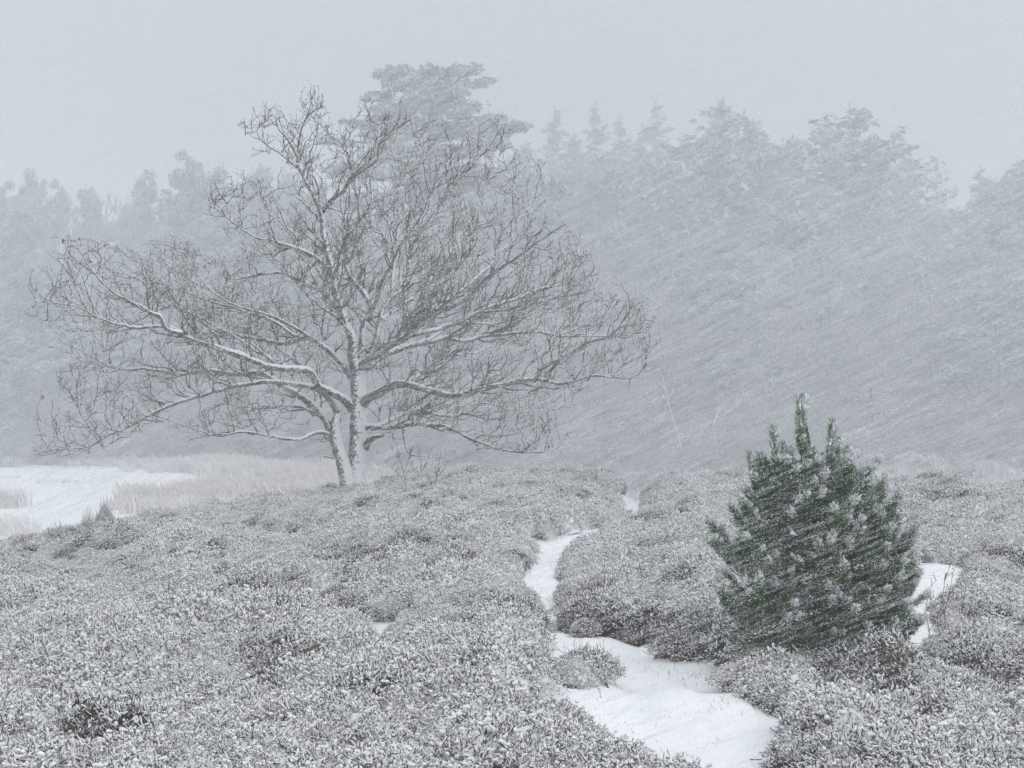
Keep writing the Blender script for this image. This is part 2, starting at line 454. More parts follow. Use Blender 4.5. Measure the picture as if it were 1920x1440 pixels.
# ================================================================== heather
def heather_tuft(seed, snow=1.0, radius=0.24, height=0.27, nsp=820, twig=150, heart=0.80):
    """a rounded heather bush: a dark woody heart, sprigs all over the dome, snow lying on the sprigs"""
    r = np.random.default_rng(seed)
    up = UPW / np.linalg.norm(UPW)
    A = MB(); S = MB()
    # the packed heart: snow has filled it from above, the sheltered side stays dark
    nu, nv = 14, 6
    V = []; Fh = []
    for j in range(nv):
        el = j / nv * math.pi / 2
        for i in range(nu):
            az = (i + .5 * j) / nu * 2 * math.pi; k = heart * r.uniform(.80, 1.14)
            V.append([math.cos(az) * math.cos(el) * radius * k, math.sin(az) * math.cos(el) * radius * k, math.sin(el) * height * k - .03 * (j == 0)])
    V.append([0, 0, height * heart])
    for j in range(nv - 1):
        for i in range(nu):
            a, b = j * nu + i, j * nu + (i + 1) % nu
            Fh.append([a, b, b + nu, a + nu])
    top = [[(nv - 1) * nu + i, (nv - 1) * nu + (i + 1) % nu, nv * nu] for i in range(nu)]
    hm = 3 if snow > .6 else 1
    A.add(V, Fh, hm)
    A.F.append(np.array(top, dtype=np.int64)); A.M.append(np.full(nu, hm, np.int32))
    # sprigs
    az = r.uniform(0, 2 * np.pi, nsp); el = np.arcsin(r.uniform(0.02, 1, nsp) ** 0.85)
    N = np.stack([np.cos(az) * np.cos(el), np.sin(az) * np.cos(el), np.sin(el)], -1)
    k = r.uniform(0.72, 0.98, nsp)[:, None] * (1 + 0.10 * np.sin(az * 3 + seed) * np.cos(el))[:, None]
    b = N * np.array([radius, radius, height]) * k
    D = N * 0.50 + r.normal(0, 0.60, (nsp, 3)) + np.array([-0.12, 0.0, 0.22])
    D = norm(D)
    ln = r.uniform(0.018, 0.052, nsp)[:, None] * r.uniform(.8, 1.2)
    bend = r.normal(0, .006, (nsp, 3)) + np.array([0, 0, .003])
    m1 = b + D * ln * .5 + bend; e = b + D * ln
    sp = np.stack([b, m1, e], 1)
    rr = r.uniform(0.0016, 0.0031, (nsp, 1)) * np.array([0.9, 1.1, 0.4])
    v, q = tubes(sp, rr, 3); A.add(v, q, np.repeat(r.integers(0, 2, nsp), 6))
    # longer bare twigs sticking out
    az2 = r.uniform(0, 2 * np.pi, twig); el2 = r.uniform(.35, 1.5, twig)
    N2 = np.stack([np.cos(az2) * np.cos(el2), np.sin(az2) * np.cos(el2), np.sin(el2)], -1)
    b2 = N2 * np.array([radius, radius, height]) * .92
    D2 = norm(N2 * .6 + r.normal(0, .35, (twig, 3)) + [0, 0, .5])
    l2 = r.uniform(.05, .15, twig)[:, None]
    v, q = tubes(np.stack([b2, b2 + D2 * l2 * .5 + r.normal(0, .008, (twig, 3)), b2 + D2 * l2], 1), np.tile([.0021, .0018, .0010], (twig, 1)), 3); A.add(v, q, np.repeat(r.integers(0, 2, twig), 6))
    # snow: patchy over the dome, thin on the sheltered left and low down
    patch = np.sin(az * 2 + seed * 1.3) * .5 + np.sin(el * 5 + seed * 2.1 + az) * .5
    pr = 1.35 * snow + 0.30 * patch + 0.22 * (N @ up) - 0.45 * (np.sin(el) < .22)
    keep = r.random(nsp) < pr
    sp = sp[keep]
    m = len(sp)
    if m:
        t0 = r.uniform(0.0, 0.35, (m, 1)); t1 = r.uniform(0.75, 1.08, (m, 1))
        axis = sp[:, 2] - sp[:, 0]
        P0 = sp[:, 0] + axis * t0; P2 = sp[:, 0] + axis * t1
        th = np.where(r.random((m, 1)) < .18, r.uniform(.0055, .0085, (m, 1)), r.uniform(0.0028, 0.0056, (m, 1))) * (0.7 + 0.3 * snow)
        off = up[None] * (th * 0.5) + np.array([0, 0, .001])
        mid = (P0 + P2) / 2 + r.normal(0, .003, (m, 3))
        P = np.stack([P0 + off, P0 * .6 + mid * .4 + off, mid * .5 + P2 * .5 + off, P2 + off], 1)
        R = th * np.array([0.25, 1.0, 0.9, 0.3]) * r.uniform(0.7, 1.25, (m, 4))
        v, q = tubes(P, R, 4); S.add(v, q, 0)
    # small cushions where the snow has run together on top
    nl = int(44 * snow * snow)
    if nl:
        a3 = r.uniform(0, 2 * np.pi, nl); e3 = np.arcsin(r.uniform(.35, 1, nl))
        N3 = np.stack([np.cos(a3) * np.cos(e3), np.sin(a3) * np.cos(e3), np.sin(e3)], -1)
        c3 = N3 * np.array([radius, radius, height]) * r.uniform(.92, 1.08, (nl, 1))
        d3 = r.normal(0, 1, (nl, 3)) * [1, 1, .35]; d3 = norm(d3) * r.uniform(.006, .017, (nl, 1))
        t3 = r.uniform(.0055, .011, (nl, 1))
        v, q = tubes(np.stack([c3 - d3, c3 - d3 * .4, c3 + d3 * .4 + r.normal(0, .003, (nl, 3)), c3 + d3], 1), t3 * np.array([.25, 1, .9, .25]), 5)
        S.add(v, q, 0)
    return A, S

def merge_tuft(seed, snow, **kw):
    A, S = heather_tuft(seed, snow, **kw)
    B = MB()
    for v, f, m in zip(A.V, A.F, A.M): B.V.append(v); B.F.append(f); B.M.append(m)
    B.n = A.n
    for v, f, m in zip(S.V, S.F, S.M): B.V.append(v); B.F.append(f + A.n); B.M.append(np.full(len(f), 2, np.int32))
    return B.mesh('heather_tuft', [M_stem if snow > .6 else M_stem_d, M_stem_d, M_hsnow, M_heart])

tufts = [merge_tuft(100 + i, s) for i, s in enumerate([1.0, 1.0, 0.92, 0.92, 0.85, 0.8, 0.5, 0.45, 0.2, 0.12])]
C_heather = template_coll('heather_templates', tufts)

# positions on a jittered grid over the heath, in the view wedge and well to each side of it
hp = []
def heath_points(d0, d1, step):
    y = np.arange(d0, d1, step)
    P = []
    for yy in y:
        hw = yy * 0.36 + 1.6
        xs = np.arange(-hw, hw, step)
        P.append(np.stack([xs + rng.uniform(-.5, .5, len(xs)) * step, np.full(len(xs), yy) + rng.uniform(-.5, .5, len(xs)) * step], -1))
    return np.concatenate(P)
pts = np.concatenate([heath_points(5.6, 16, 0.235), heath_points(16, 26, 0.25), heath_points(26, 39.5, 0.27)])
x, y = pts[:, 0], pts[:, 1]
pxs = 960 + F * x / y
dc = np.interp(pxs, CREST_PX, CREST_D)
PINE = (2.13, 12.1)
OAK = None
mound = vnoise(x, y, 0.62, 11) * 0.62 + vnoise(x, y, 0.28, 12) * 0.38
bushy = vnoise(x, y, 1.6, 14)
keep = ~bare_wide(x, y, 0.11) & (y < dc + 3.0) & (np.hypot(x - PINE[0], y - PINE[1]) > 0.42)
# ragged little holes between bushes
keep &= (mound > 0.13)
x, y, mound, bushy, dc = x[keep], y[keep], mound[keep], bushy[keep], dc[keep]
n = len(x)
# less snow in the lee (left) sides of the mounds and in sheltered patches
eps = 0.12
gxm = (vnoise(x + eps, y, 0.62, 11) - vnoise(x - eps, y, 0.62, 11)) / (2 * eps)
shelter = vnoise(x * .8 - y * .25, y * .8 + x * .25, 0.8, 21) * 0.55 + vnoise(x, y, 2.2, 22) * 0.45
score = 0.58 + 0.55 * (shelter - 0.5) * 2 + 0.20 * gxm + rng.normal(0, 0.15, n)
px_h = 960 + F * x / y
py_h = 720 - F * (ground(x, y) + HH) / y
# the shrubs in the lee of the young pine caught little snow
lee = np.exp(-(((px_h - 1270) / 85) ** 2 + ((py_h - 1215) / 50) ** 2)) + 0.7 * np.exp(-(((px_h - 1200) / 90) ** 2 + ((py_h - 1150) / 45) ** 2))
lee += 0.6 * np.exp(-(((px_h - 560) / 60) ** 2 + ((py_h - 1095) / 22) ** 2)) + 0.5 * np.exp(-(((px_h - 640) / 60) ** 2 + ((py_h - 1310) / 30) ** 2))
score += lee * 0.45
pick = np.where(score > 0.98, rng.integers(8, 10, n), np.where(score > 0.76, rng.integers(6, 8, n), rng.integers(0, 6, n)))
sc = (0.60 + 0.60 * mound + 0.25 * (bushy - 0.5)) * rng.uniform(0.8, 1.25, n)
z = ground(x, y)
rots = np.stack([rng.normal(0, .12, n), rng.normal(-0.08, .12, n), rng.uniform(0, 6.283, n)], -1)
rots[:, 2] = rng.uniform(-0.9, 0.9, n)
sc *= np.where(bare_wide(x, y, 0.26), 0.72, 1.0)
scl = np.stack([sc * 1.08, sc * 1.08, sc * (0.75 + 0.45 * mound)], -1)
h = scatter('heather', np.stack([x, y, z], -1), rots, scl, pick, C_heather)
tag(h, 'snow dusted brown heather covering the heath', kind='stuff')
print('heather tufts', n)

# ---- heather bushes that stand out from the cover
def heather_bush(px, py, w, hgt, snow, label, seed, flag='f', dist=None, spiky=False):
    if dist is None: bx, by = px2ground(px, py)
    else: bx, by = (px - 960) / F * dist, dist
    root = empty('heather_bush', (bx, by, float(ground(bx, by)) - 0.02))
    tag(root, label, 'heather bush', 'single heather bushes standing out of the heath')
    r = np.random.default_rng(seed)
    A = MB(); S = MB()
    nt_ = max(3, int((w / 0.30) ** 2 * 1.6))
    for i in range(nt_):
        a = r.uniform(0, 6.283); q = math.sqrt(r.random()) * w * 0.42
        s = hgt / 0.27 * (1 - 0.55 * (q / (w * 0.5)) ** 2) * r.uniform(0.8, 1.15)
        a_, s_ = heather_tuft(seed * 77 + i, snow, nsp=700, heart=0.6, twig=40 if spiky else 20)
        off = np.array([math.cos(a) * q, math.sin(a) * q * 0.8, 0])
        xy = 0.72 if spiky else 0.85
        K = np.array([xy, xy, s])
        for Mx, My in ((A, a_), (S, s_)):
            base = 0
            if My.n:
                V_ = np.concatenate([v for v in My.V if len(v)]) * K + off
                n0_ = Mx.n; Mx.V.append(V_.astype(np.float32)); Mx.n += len(V_)
                for f, m in zip(My.F, My.M): Mx.F.append(f + n0_); Mx.M.append(m * 0 if Mx is S else m)
    o = A.build('stems', [M_stem, M_stem_d, M_hsnow, M_heart], root); o['kind'] = 'stuff'
    if S.n:
        o = S.build('snow_clumps', [M_hsnow], root); o['kind'] = 'stuff'
    return root
for args in (
    (1070, 1266, 0.50, 0.24, 0.95, 'low heather bush whose tongue juts into the snowy path from its left side', 1),
    (1305, 1228, 0.55, 0.32, 0.35, 'dark brown heather bush with little snow at the lower left foot of the young pine', 2),
    (1115, 1150, 0.50, 0.36, 0.6, 'heather bush on the right edge of the narrow upper part of the path', 4),
    (560, 1108, 0.50, 0.28, 0.6, 'dark heather bush beside the short strip of bare snow left of the path', 5),
    (1440, 1290, 0.6, 0.26, 1.0, 'white loaded heather bush in front of the lower left of the young pine', 6),
    (655, 1335, 0.5, 0.30, 0.5, 'dark thinly snowed heather bush in the lower middle of the heath left of the path', 7),
): heather_bush(*args)
for args in (
    (183, 0, 0.7, 0.55, 0.85, 'tallest spiky heather bush on the left crest in front of the frozen pond', 11, 'f', 26.6, True),
    (118, 0, 0.6, 0.40, 0.8, 'second spiky heather bush on the left crest nearer the photo edge', 12, 'f', 26.0, True),
    (40, 0, 0.5, 0.34, 0.8, 'spiky heather bush at the far left end of the crest', 13, 'f', 25.6, True),
    (510, 0, 0.6, 0.40, 0.85, 'spiky heather bush on the crest in front of the beige reeds', 14, 'f', 31.5, True),
    (1385, 0, 0.5, 0.46, 0.8, 'thin spiky heather bush on the crest just left of the young pine top', 15, 'f', 31.0, True),
    (1100, 0, 0.6, 0.45, 0.7, 'rounded heather bush on the crest left of the dip where the path vanishes', 16, 'f', 33.5, True),
    (1775, 0, 0.7, 0.46, 0.8, 'spiky heather bush on the crest to the right of the young pine', 17, 'f', 29.5, True),
): heather_bush(*args)

# ================================================================== the oak
OD = 37.0
def o3(px, py, dy=0.0):
    d = OD + dy
    return np.array([(px - 960) / F * d, d, -(py - 720) / F * d])
def to_px(p):
    return 960 + F * p[..., 0] / p[..., 1], 720 - F * p[..., 2] / p[..., 1]
PXM = OD / F                      # metres in a pixel at the oak

CROWN = [(60, 588), (72, 553), (135, 458), (180, 448), (215, 452), (255, 482), (300, 460), (345, 448), (400, 480), (442, 462), (425, 445), (383, 400), (388, 378),
 (440, 330), (470, 325), (520, 350), (538, 318), (500, 282), (452, 262), (452, 240), (500, 203), (560, 210), (585, 170), (610, 205), (625, 255), (655, 240), (690, 200), (735, 195), (755, 185),
 (768, 225), (775, 262), (800, 245), (850, 252), (905, 240), (935, 250), (945, 298), (990, 300), (1018, 310), (1005, 360), (1000, 395), (1035, 410), (1078, 450), (1105, 500), (1145, 552), (1192, 560), (1222, 600), (1205, 640), (1220, 685),
 (1185, 735), (1110, 722), (1090, 750), (1015, 772), (1058, 830), (1040, 852), (940, 852), (880, 835), (820, 815), (720, 835), (690, 850), (630, 862), (560, 832), (470, 832), (400, 830), (308, 790), (345, 765), (400, 758), (300, 802), (205, 842), (150, 858), (72, 850), (85, 790), (95, 728), (108, 655), (88, 620)]

# limbs: (points px,py), start width px, end width px, depth at the end (m), part name
LIMBS = [
 ([(637, 790), (622, 755), (600, 732), (570, 722), (536, 717), (499, 714), (450, 721), (412, 729), (352, 747), (300, 768), (240, 800), (202, 815), (165, 837), (131, 841), (90, 845)], 12, 1.6, -1.2),
 ([(630, 825), (610, 785), (587, 757), (560, 738), (535, 722), (510, 705), (490, 697), (442, 699), (397, 691), (340, 700), (280, 690), (220, 690), (150, 655), (120, 645)], 17, 1.6, 1.8),
 ([(661, 765), (640, 745), (600, 725), (588, 705), (575, 695), (540, 692), (500, 688), (469, 676), (424, 661), (375, 644), (337, 624), (300, 616), (244, 616), (190, 600), (150, 578), (100, 570), (66, 580)], 16, 1.6, -2.6),
 ([(340, 624), (312, 616), (298, 592), (285, 588), (262, 575), (235, 565), (205, 548), (175, 512), (145, 465)], 8, 1.5, -2.8),
 ([(660, 706), (635, 675), (607, 650), (582, 632), (557, 632), (525, 640), (480, 634), (440, 628), (412, 624), (360, 596), (320, 565), (290, 520), (275, 492)], 13, 1.5, 2.5),
 ([(583, 633), (545, 610), (500, 590), (450, 575), (400, 545), (360, 500), (345, 460)], 7, 1.4, 1.0),
 ([(669, 695), (661, 670), (660, 635), (650, 610), (640, 585), (628, 550), (619, 505), (612, 470), (607, 437), (600, 389), (589, 362), (566, 321), (558, 290), (562, 250), (575, 215), (586, 182)], 19, 1.5, 0.5),
 ([(604, 396), (620, 378), (645, 359), (655, 338), (675, 322), (705, 302), (710, 270), (735, 245), (748, 222), (750, 190)], 8, 1.4, -1.2),
 ([(619, 508), (600, 490), (575, 475), (540, 462), (500, 450), (470, 440), (440, 420), (410, 395), (390, 385)], 8, 1.4, -1.5),
 ([(641, 588), (620, 560), (600, 545), (560, 525), (530, 512), (480, 515), (430, 520), (395, 490)], 10, 1.4, 2.5),
 ([(567, 322), (550, 305), (535, 290), (510, 275), (490, 262), (462, 250)], 5, 1.3, 1.0),
 ([(560, 300), (545, 265), (530, 245), (520, 225), (505, 212)], 4, 1.2, -0.6),
 ([(672, 695), (675, 680), (680, 642), (682, 615), (694, 592), (698, 575), (688, 555), (672, 535), (655, 512), (645, 480), (655, 440), (690, 400), (700, 360), (690, 310), (672, 270)], 17, 1.5, 2.4),
 ([(677, 690), (700, 650), (712, 607), (718, 580), (737, 558), (757, 539), (772, 471), (795, 432), (830, 385), (862, 340), (895, 300), (925, 265)], 11, 1.5, 1.4),
 ([(735, 560), (738, 520), (742, 470), (735, 420), (742, 370), (760, 330), (785, 290), (800, 255)], 7, 1.4, 3.4),
 ([(678, 688), (690, 677), (725, 652), (770, 627), (787, 600), (830, 581), (870, 563), (900, 535), (935, 505), (975, 480), (1015, 450), (1060, 420)], 15, 1.5, -2.0),
 ([(770, 627), (805, 620), (832, 612), (877, 592), (919, 571), (960, 560), (1010, 540), (1050, 530), (1095, 490)], 10, 1.5, 1.5),
 ([(684, 692), (717, 667), (767, 647), (817, 636), (832, 631), (870, 640), (905, 633), (937, 631), (1012, 627), (1060, 634), (1125, 631), (1170, 630), (1192, 624), (1218, 601)], 13, 1.6, 2.8),
 ([(680, 758), (690, 747), (710, 738), (730, 727), (755, 722), (795, 730), (850, 740), (900, 731), (937, 725), (1005, 714), (1050, 721), (1106, 706), (1144, 708), (1189, 706), (1214, 682)], 17, 1.6, -2.2),
 ([(1004, 714), (1016, 691), (1050, 672), (1085, 655), (1110, 640), (1150, 625), (1185, 575)], 7, 1.3, -3.0),
 ([(684, 800), (712, 797), (737, 785), (770, 770), (790, 767), (807, 775), (850, 780), (868, 768), (885, 757), (920, 755), (955, 770), (1000, 765)], 11, 1.5, 2.0),
 ([(684, 802), (732, 802), (770, 795), (825, 796), (855, 808), (881, 819), (937, 839), (997, 847), (1035, 845), (1057, 831)], 9, 1.5, -2.5),
 ([(757, 797), (757, 815), (765, 840), (770, 852), (795, 852), (825, 856)], 4, 1.1, -0.8),
 ([(628, 818), (600, 810), (575, 820), (560, 825), (525, 820), (461, 811), (412, 819), (352, 800), (313, 786)], 8, 1.4, -2.0),
 ([(627, 797), (595, 777), (572, 767), (512, 765), (470, 770), (430, 782)], 9, 1.4, 2.2),
 ([(634, 859), (615, 856), (604, 856), (602, 864)], 4, 2.5, -0.4),
 ([(684, 838), (700, 825), (720, 816)], 9, 6, -0.6),
 # limbs that run mostly towards or away from the viewer
 ([(655, 625), (620, 585), (585, 560), (550, 520)], 7, 1.4, -4.0),
 ([(622, 530), (640, 480), (650, 430), (640, 390)], 6, 1.3, -3.4),
 ([(725, 652), (780, 590), (830, 530), (880, 480)], 8, 1.4, -4.2),
 ([(715, 600), (780, 540), (850, 460), (905, 410)], 7, 1.4, 4.2),
 ([(755, 722), (820, 680), (900, 660), (960, 640)], 8, 1.4, 4.5),
 ([(600, 725), (540, 670), (450, 620), (380, 590)], 9, 1.4, 4.2),
 ([(690, 600), (740, 500), (790, 420), (810, 360)], 7, 1.4, -2.6),
 ([(780, 610), (880, 530), (950, 460), (985, 380)], 7, 1.4, 2.6),
 ([(830, 616), (900, 585), (990, 575), (1075, 540)], 6, 1.3, -2.4),
 ([(800, 640), (860, 600), (930, 605), (1000, 590), (1060, 575)], 6, 1.3, 3.0),
 ([(557, 632), (500, 600), (420, 575), (330, 545), (240, 520)], 6, 1.3, 1.8),
 ([(540, 690), (480, 655), (400, 600), (320, 570), (230, 605), (150, 620)], 6, 1.3, 2.2),
]
orng = np.random.default_rng(21)
oak = empty('oak_tree', tuple(o3(664, 925) + np.array([0, 0, -0.25])))
tag(oak, 'large bare oak with snow plastered trunk standing behind the heather crest', 'tree')
OL = np.array(oak.location)

def oak_limb(pts, w0, w1, dep, dep0=0.0, wob=1.0):
    n_ = len(pts)
    P = []
    for i, (a, b) in enumerate(pts):
        t = i / (n_ - 1)
        P.append(o3(a, b, dep0 + (dep - dep0) * t ** 0.8))
    P = resample(P, 0.10)
    k_ = len(P)
    wv = np.cumsum(orng.normal(0, 1, (k_, 3)), 0)
    wv -= np.linspace(0, 1, k_)[:, None] * wv[-1] * 0.6
    P = P + wv * 0.011 * wob * np.sin(np.linspace(0, np.pi * 0.9, k_))[:, None]
    t = np.linspace(0, 1, k_)
    R = (w0 * (1 - t) ** 1.15 + w1) * 0.5 * PXM * (1 + 0.10 * np.sin(np.arange(k_) * 1.7 + orng.uniform(0, 6)) * orng.random(k_))
    R[:3] *= np.array([1.25, 1.12, 1.04])[:min(3, k_)]
    return P, R

def snow_on(S, P, R, thick=0.62, seed=0):
    """a bank of snow lying along the upper, windward side of a limb"""
    r = np.random.default_rng(seed)
    k_ = len(P)
    T = norm(np.gradient(P, axis=0))
    upv = np.array([0.30, -0.22, 0.93]); upv /= np.linalg.norm(upv)
    side = upv[None] - T * (T @ upv)[:, None]
    fl = np.linalg.norm(side, axis=1)
    side = norm(side)
    nz = np.convolve(r.normal(0, 1, k_ + 8), np.ones(5) / 5 * 1.4, 'same')[4:-4]
    cov = np.clip(0.62 + 0.55 * nz, 0.0, 1.15) * np.clip(fl * 1.6 - 0.25, 0, 1)
    RR = (R * 0.72 + 0.0040) * thick * 1.22 * np.clip(cov, 0.05, 1.3)
    C = P + side * (R * 0.62 + 0.002)[:, None] * np.clip(cov, 0, 1)[:, None]
    RR *= 1 + 0.18 * r.normal(0, 1, k_); RR[0] *= 0.3; RR[-1] *= 0.3
    v, q, cap = limb_tube(C - OL, RR, 6)
    S.add(v, q, 0)

# trunk: the main stem and the left stem join low down
T_ = MB()
trunk_lines = [
 ([(664, 935), (666, 900), (669, 865), (671, 830), (672, 795), (672, 760), (672, 725), (671, 695)], [62, 43, 35, 33, 32, 30, 29, 30], 0.0),
 ([(656, 935), (652, 905), (644, 870), (634, 838), (630, 815), (628, 795), (636, 770)], [40, 31, 27, 25, 22, 19, 10], -0.12)]
for pts, wds, dy in trunk_lines:
    P = resample([np.append(o3(a, b, dy), w) for (a, b), w in zip(pts, wds)], 0.10)
    R = P[:, 3] * 0.5 * PXM * (1 + orng.normal(0, .02, len(P)))
    v, q, cap = limb_tube(P[:, :3] - OL, R, 14)
    # bark ridges and swellings
    ctr = np.repeat(P[:, :3] - OL, 14, axis=0)
    v = ctr + (v - ctr) * (1 + orng.normal(0, 0.035, (len(v), 1)))
    T_.add(v, q, 0)
    T_.F.append(np.array([cap]) + 0 + (T_.n - len(v))); T_.M.append(np.zeros(1, np.int32))
T_.build('trunk', [M_oakbark], oak, True)

dens = {}
_cx, _cy = np.meshgrid(np.arange(0, 1400, 4) + 2.0, np.arange(0, 1000, 4) + 2.0, indexing='ij')
CMASK = in_poly(_cx, _cy, CROWN)
_grow_k = 1.0
def crown_ok(p):
    y_ = p[1]
    a = 660 + (960 + F * p[0] / y_ - 660) * _grow_k; b = 640 + (720 - F * p[2] / y_ - 640) * _grow_k
    a = int(a / 4); b = int(b / 4)
    return 0 <= a < CMASK.shape[0] and 0 <= b < CMASK.shape[1] and CMASK[a, b]

def grow(p, d, ln, level, acc, r0):
    """angular oak branch: straight joints, kinked at each node; acc[level] collects polylines"""
    global _grow_k
    if level == 1: _grow_k = orng.uniform(0.92, 1.10)
    nseg = {1: 7, 2: 5, 3: 3}[level]
    seg = ln / nseg
    P = [p]
    hd = d / np.linalg.norm(d)
    for i in range(nseg):
        hd = hd + orng.normal(0, 0.10, 3) + np.array([0, 0, {1: 0.06, 2: 0.09, 3: 0.06}[level]])
        hd /= np.linalg.norm(hd)
        dd = hd + orng.normal(0, {1: 0.25, 2: 0.21, 3: 0.12}[level], 3)
        dd /= np.linalg.norm(dd)
        q = P[-1] + dd * seg * orng.uniform(.7, 1.3)
        if not crown_ok(q):
            break
        P.append(q)
    if len(P) < 3: return
    P = np.array(P); K = len(P)
    R = r0 * (1 - 0.55 * np.linspace(0, 1, K))
    acc.setdefault((level, K), []).append((P, R))
    if level >= 3: return
    nch = {1: int(ln / 0.19), 2: int(ln / 0.165)}[level]
    side = 1
    for c in range(nch):
        t = orng.uniform(0.22, 1.0) if c else 1.0
        f = t * (K - 1); i = min(int(f), K - 2)
        q = P[i] + (P[i + 1] - P[i]) * (f - i)
        tan = norm(P[i + 1] - P[i])
        px_ = norm(np.cross(tan, [0.05, -1.0, 0.1]))
        ang = orng.uniform(0.45, 0.95); side = -side
        lat = px_ * side * orng.uniform(0.6, 1.0) + np.cross(tan, px_) * orng.normal(0, 0.7)
        nd = tan * math.cos(ang) + norm(lat) * math.sin(ang) + np.array([0, 0, 0.14])
        nd[2] = max(nd[2], -0.14)
        l2 = {1: orng.uniform(0.30, 0.75), 2: orng.uniform(0.10, 0.32)}[level] * (1.15 - 0.35 * t)
        grow(q, nd, l2, level + 1, acc, max(R[i] * 0.66, {1: .0096, 2: .0080}[level]))

leaf_spots = []
limb_data = []
for li, (pts, w0, w1, dep) in enumerate(LIMBS):
    dep0 = {3: -2.0, 5: .8, 7: .4, 8: .3, 9: .2, 10: .45, 11: .5, 14: .9, 16: -0.7, 19: -1.6, 22: -.5}.get(li, 0.0)
    P, R = oak_limb(pts, w0, w1, dep, dep0, 1.5 if len(pts) < 7 else 0.8)
    B = MB()
    v, q, cap = limb_tube(P - OL, R, 8)
    B.add(v, q, 0)
    S = MB()
    snow_on(S, P, R, 0.60, li)
    br = B.build('branch', [M_oaklimb], oak, True)
    # side branches
    acc = {}
    if w0 > 3.5 and li not in (25, 26):
        Lm = np.linalg.norm(np.diff(P, axis=0), axis=1).sum()
        nb = int(Lm / 0.27)
        side = 1
        for c in range(nb):
            t = orng.uniform(0.12, 1.0) ** 0.85
            if c == 0: t = 0.995
            i = min(int(t * (len(P) - 1)), len(P) - 2)
            tan = norm(P[i + 1] - P[i])
            px_ = norm(np.cross(tan, [0.0, -1.0, 0.15]))
            side = -side
            ang = orng.uniform(0.55, 1.30)
            lat = px_ * side + np.cross(tan, px_) * orng.normal(0, 0.9)
            outw = norm(P[i] - o3(664, 720)) * 0.25
            nd = tan * math.cos(ang) + norm(lat) * math.sin(ang) + np.array([0, 0, 0.32]) + outw
            nd[2] = max(nd[2], -0.06)
            ln = orng.uniform(0.55, 1.45) * (1.05 - 0.30 * t) * (1.0 if w0 > 6 else 0.7)
            grow(P[i], nd, ln, 1, acc, min(max(R[i] * 0.6, 0.012), 0.028))
    limb_data.append((P, R, acc, S, br))

# thin places in the crown get more branches from the nearest wood
CELL = 34
def twig_map():
    g = np.zeros((1400 // CELL + 1, 1000 // CELL + 1))
    for P, R, acc, S, br in limb_data:
        for items in acc.values():
            for a, _ in items:
                m = (a[1:] + a[:-1]) / 2; ln_ = np.linalg.norm(a[1:] - a[:-1], axis=1)
                u, v = to_px(m)
                ok = (u > 0) & (u < 1390) & (v > 0) & (v < 990)
                np.add.at(g, ((u[ok] / CELL).astype(int), (v[ok] / CELL).astype(int)), ln_[ok])
    return g
cu, cv = np.meshgrid((np.arange(1400 // CELL + 1) + .5) * CELL, (np.arange(1000 // CELL + 1) + .5) * CELL, indexing='ij')
inside = in_poly(cu, cv, CROWN)
# open sky and snow show through low beside the trunk and under the lower left limb
inside &= ~in_poly(cu, cv, [(280, 770), (480, 725), (600, 760), (640, 860), (560, 800), (300, 790)]) & ~((cu > 600) & (cu < 700) & (cv > 720))
for round_ in range(3):
    g = twig_map()
    med = np.median(g[inside])
    nodes = []; own = []
    for k_, (P, R, acc, S, br) in enumerate(limb_data):
        if k_ in (25, 26): continue
        nodes.append(np.c_[P, R]); own += [k_] * len(P)
        for (lv, K), items in acc.items():
            if lv == 1:
                for a, b in items: nodes.append(np.c_[a, b]); own += [k_] * len(a)
    nodes = np.concatenate(nodes); own = np.array(own)
    nu, nv = to_px(nodes[:, :3])
    for ci, cj in np.argwhere(inside & (g < med * 0.62)):
        tu, tv = cu[ci, cj] + orng.uniform(-12, 12), cv[ci, cj] + orng.uniform(-12, 12)
        dd = np.hypot(nu - tu, nv - tv) + orng.uniform(0, 26, len(nu)) + np.where(nv < tv, 18, 0)
        q_ = int(np.argmin(dd))
        if dd[q_] > 150: continue
        p0 = nodes[q_, :3]
        goal = o3(tu, tv, p0[1] - OD + orng.normal(0, .5))
        d_ = goal - p0; L0 = np.linalg.norm(d_)
        grow(p0, norm(d_) + orng.normal(0, .12, 3), min(max(L0 * 1.35, .5), 1.5), 1, limb_data[own[q_]][2], min(max(nodes[q_, 3] * .65, .012), .024))
print('twig metres per cell, median', round(float(med), 2))
for P, R, acc, S, br in limb_data:
    if acc:
        Tw = MB()
        for (lv, K), items in acc.items():
            PP = np.array([a for a, _ in items]); RR = np.array([b for _, b in items])
            v, q = tubes(PP - OL, RR, 5 if lv == 1 else 3)
            Tw.add(v, q, 0)
            if lv == 1:
                for a, b in items: snow_on(S, a, b, 0.55, orng.integers(1 << 30))
            if lv >= 2:                                   # buds: short thick tips
                e = PP[:, -1]; d_ = norm(PP[:, -1] - PP[:, -2])
                m_ = orng.random(len(e)) < 0.6
                e, d_ = e[m_], d_[m_]
                if len(e):
                    bp = np.stack([e - d_ * .004, e + d_ * .010, e + d_ * .034], 1)
                    v, q = tubes(bp - OL, np.tile([.0065, .0125, .002], (len(e), 1)), 3)
                    Tw.add(v, q, 0)
                for e1 in PP[orng.random(len(PP)) < 0.006, -1]: leaf_spots.append(e1)
        tw = Tw.build('twigs', [M_oaktwig], br); tw['kind'] = 'stuff'
    S.build('snow_layer', [M_snow], br, True)


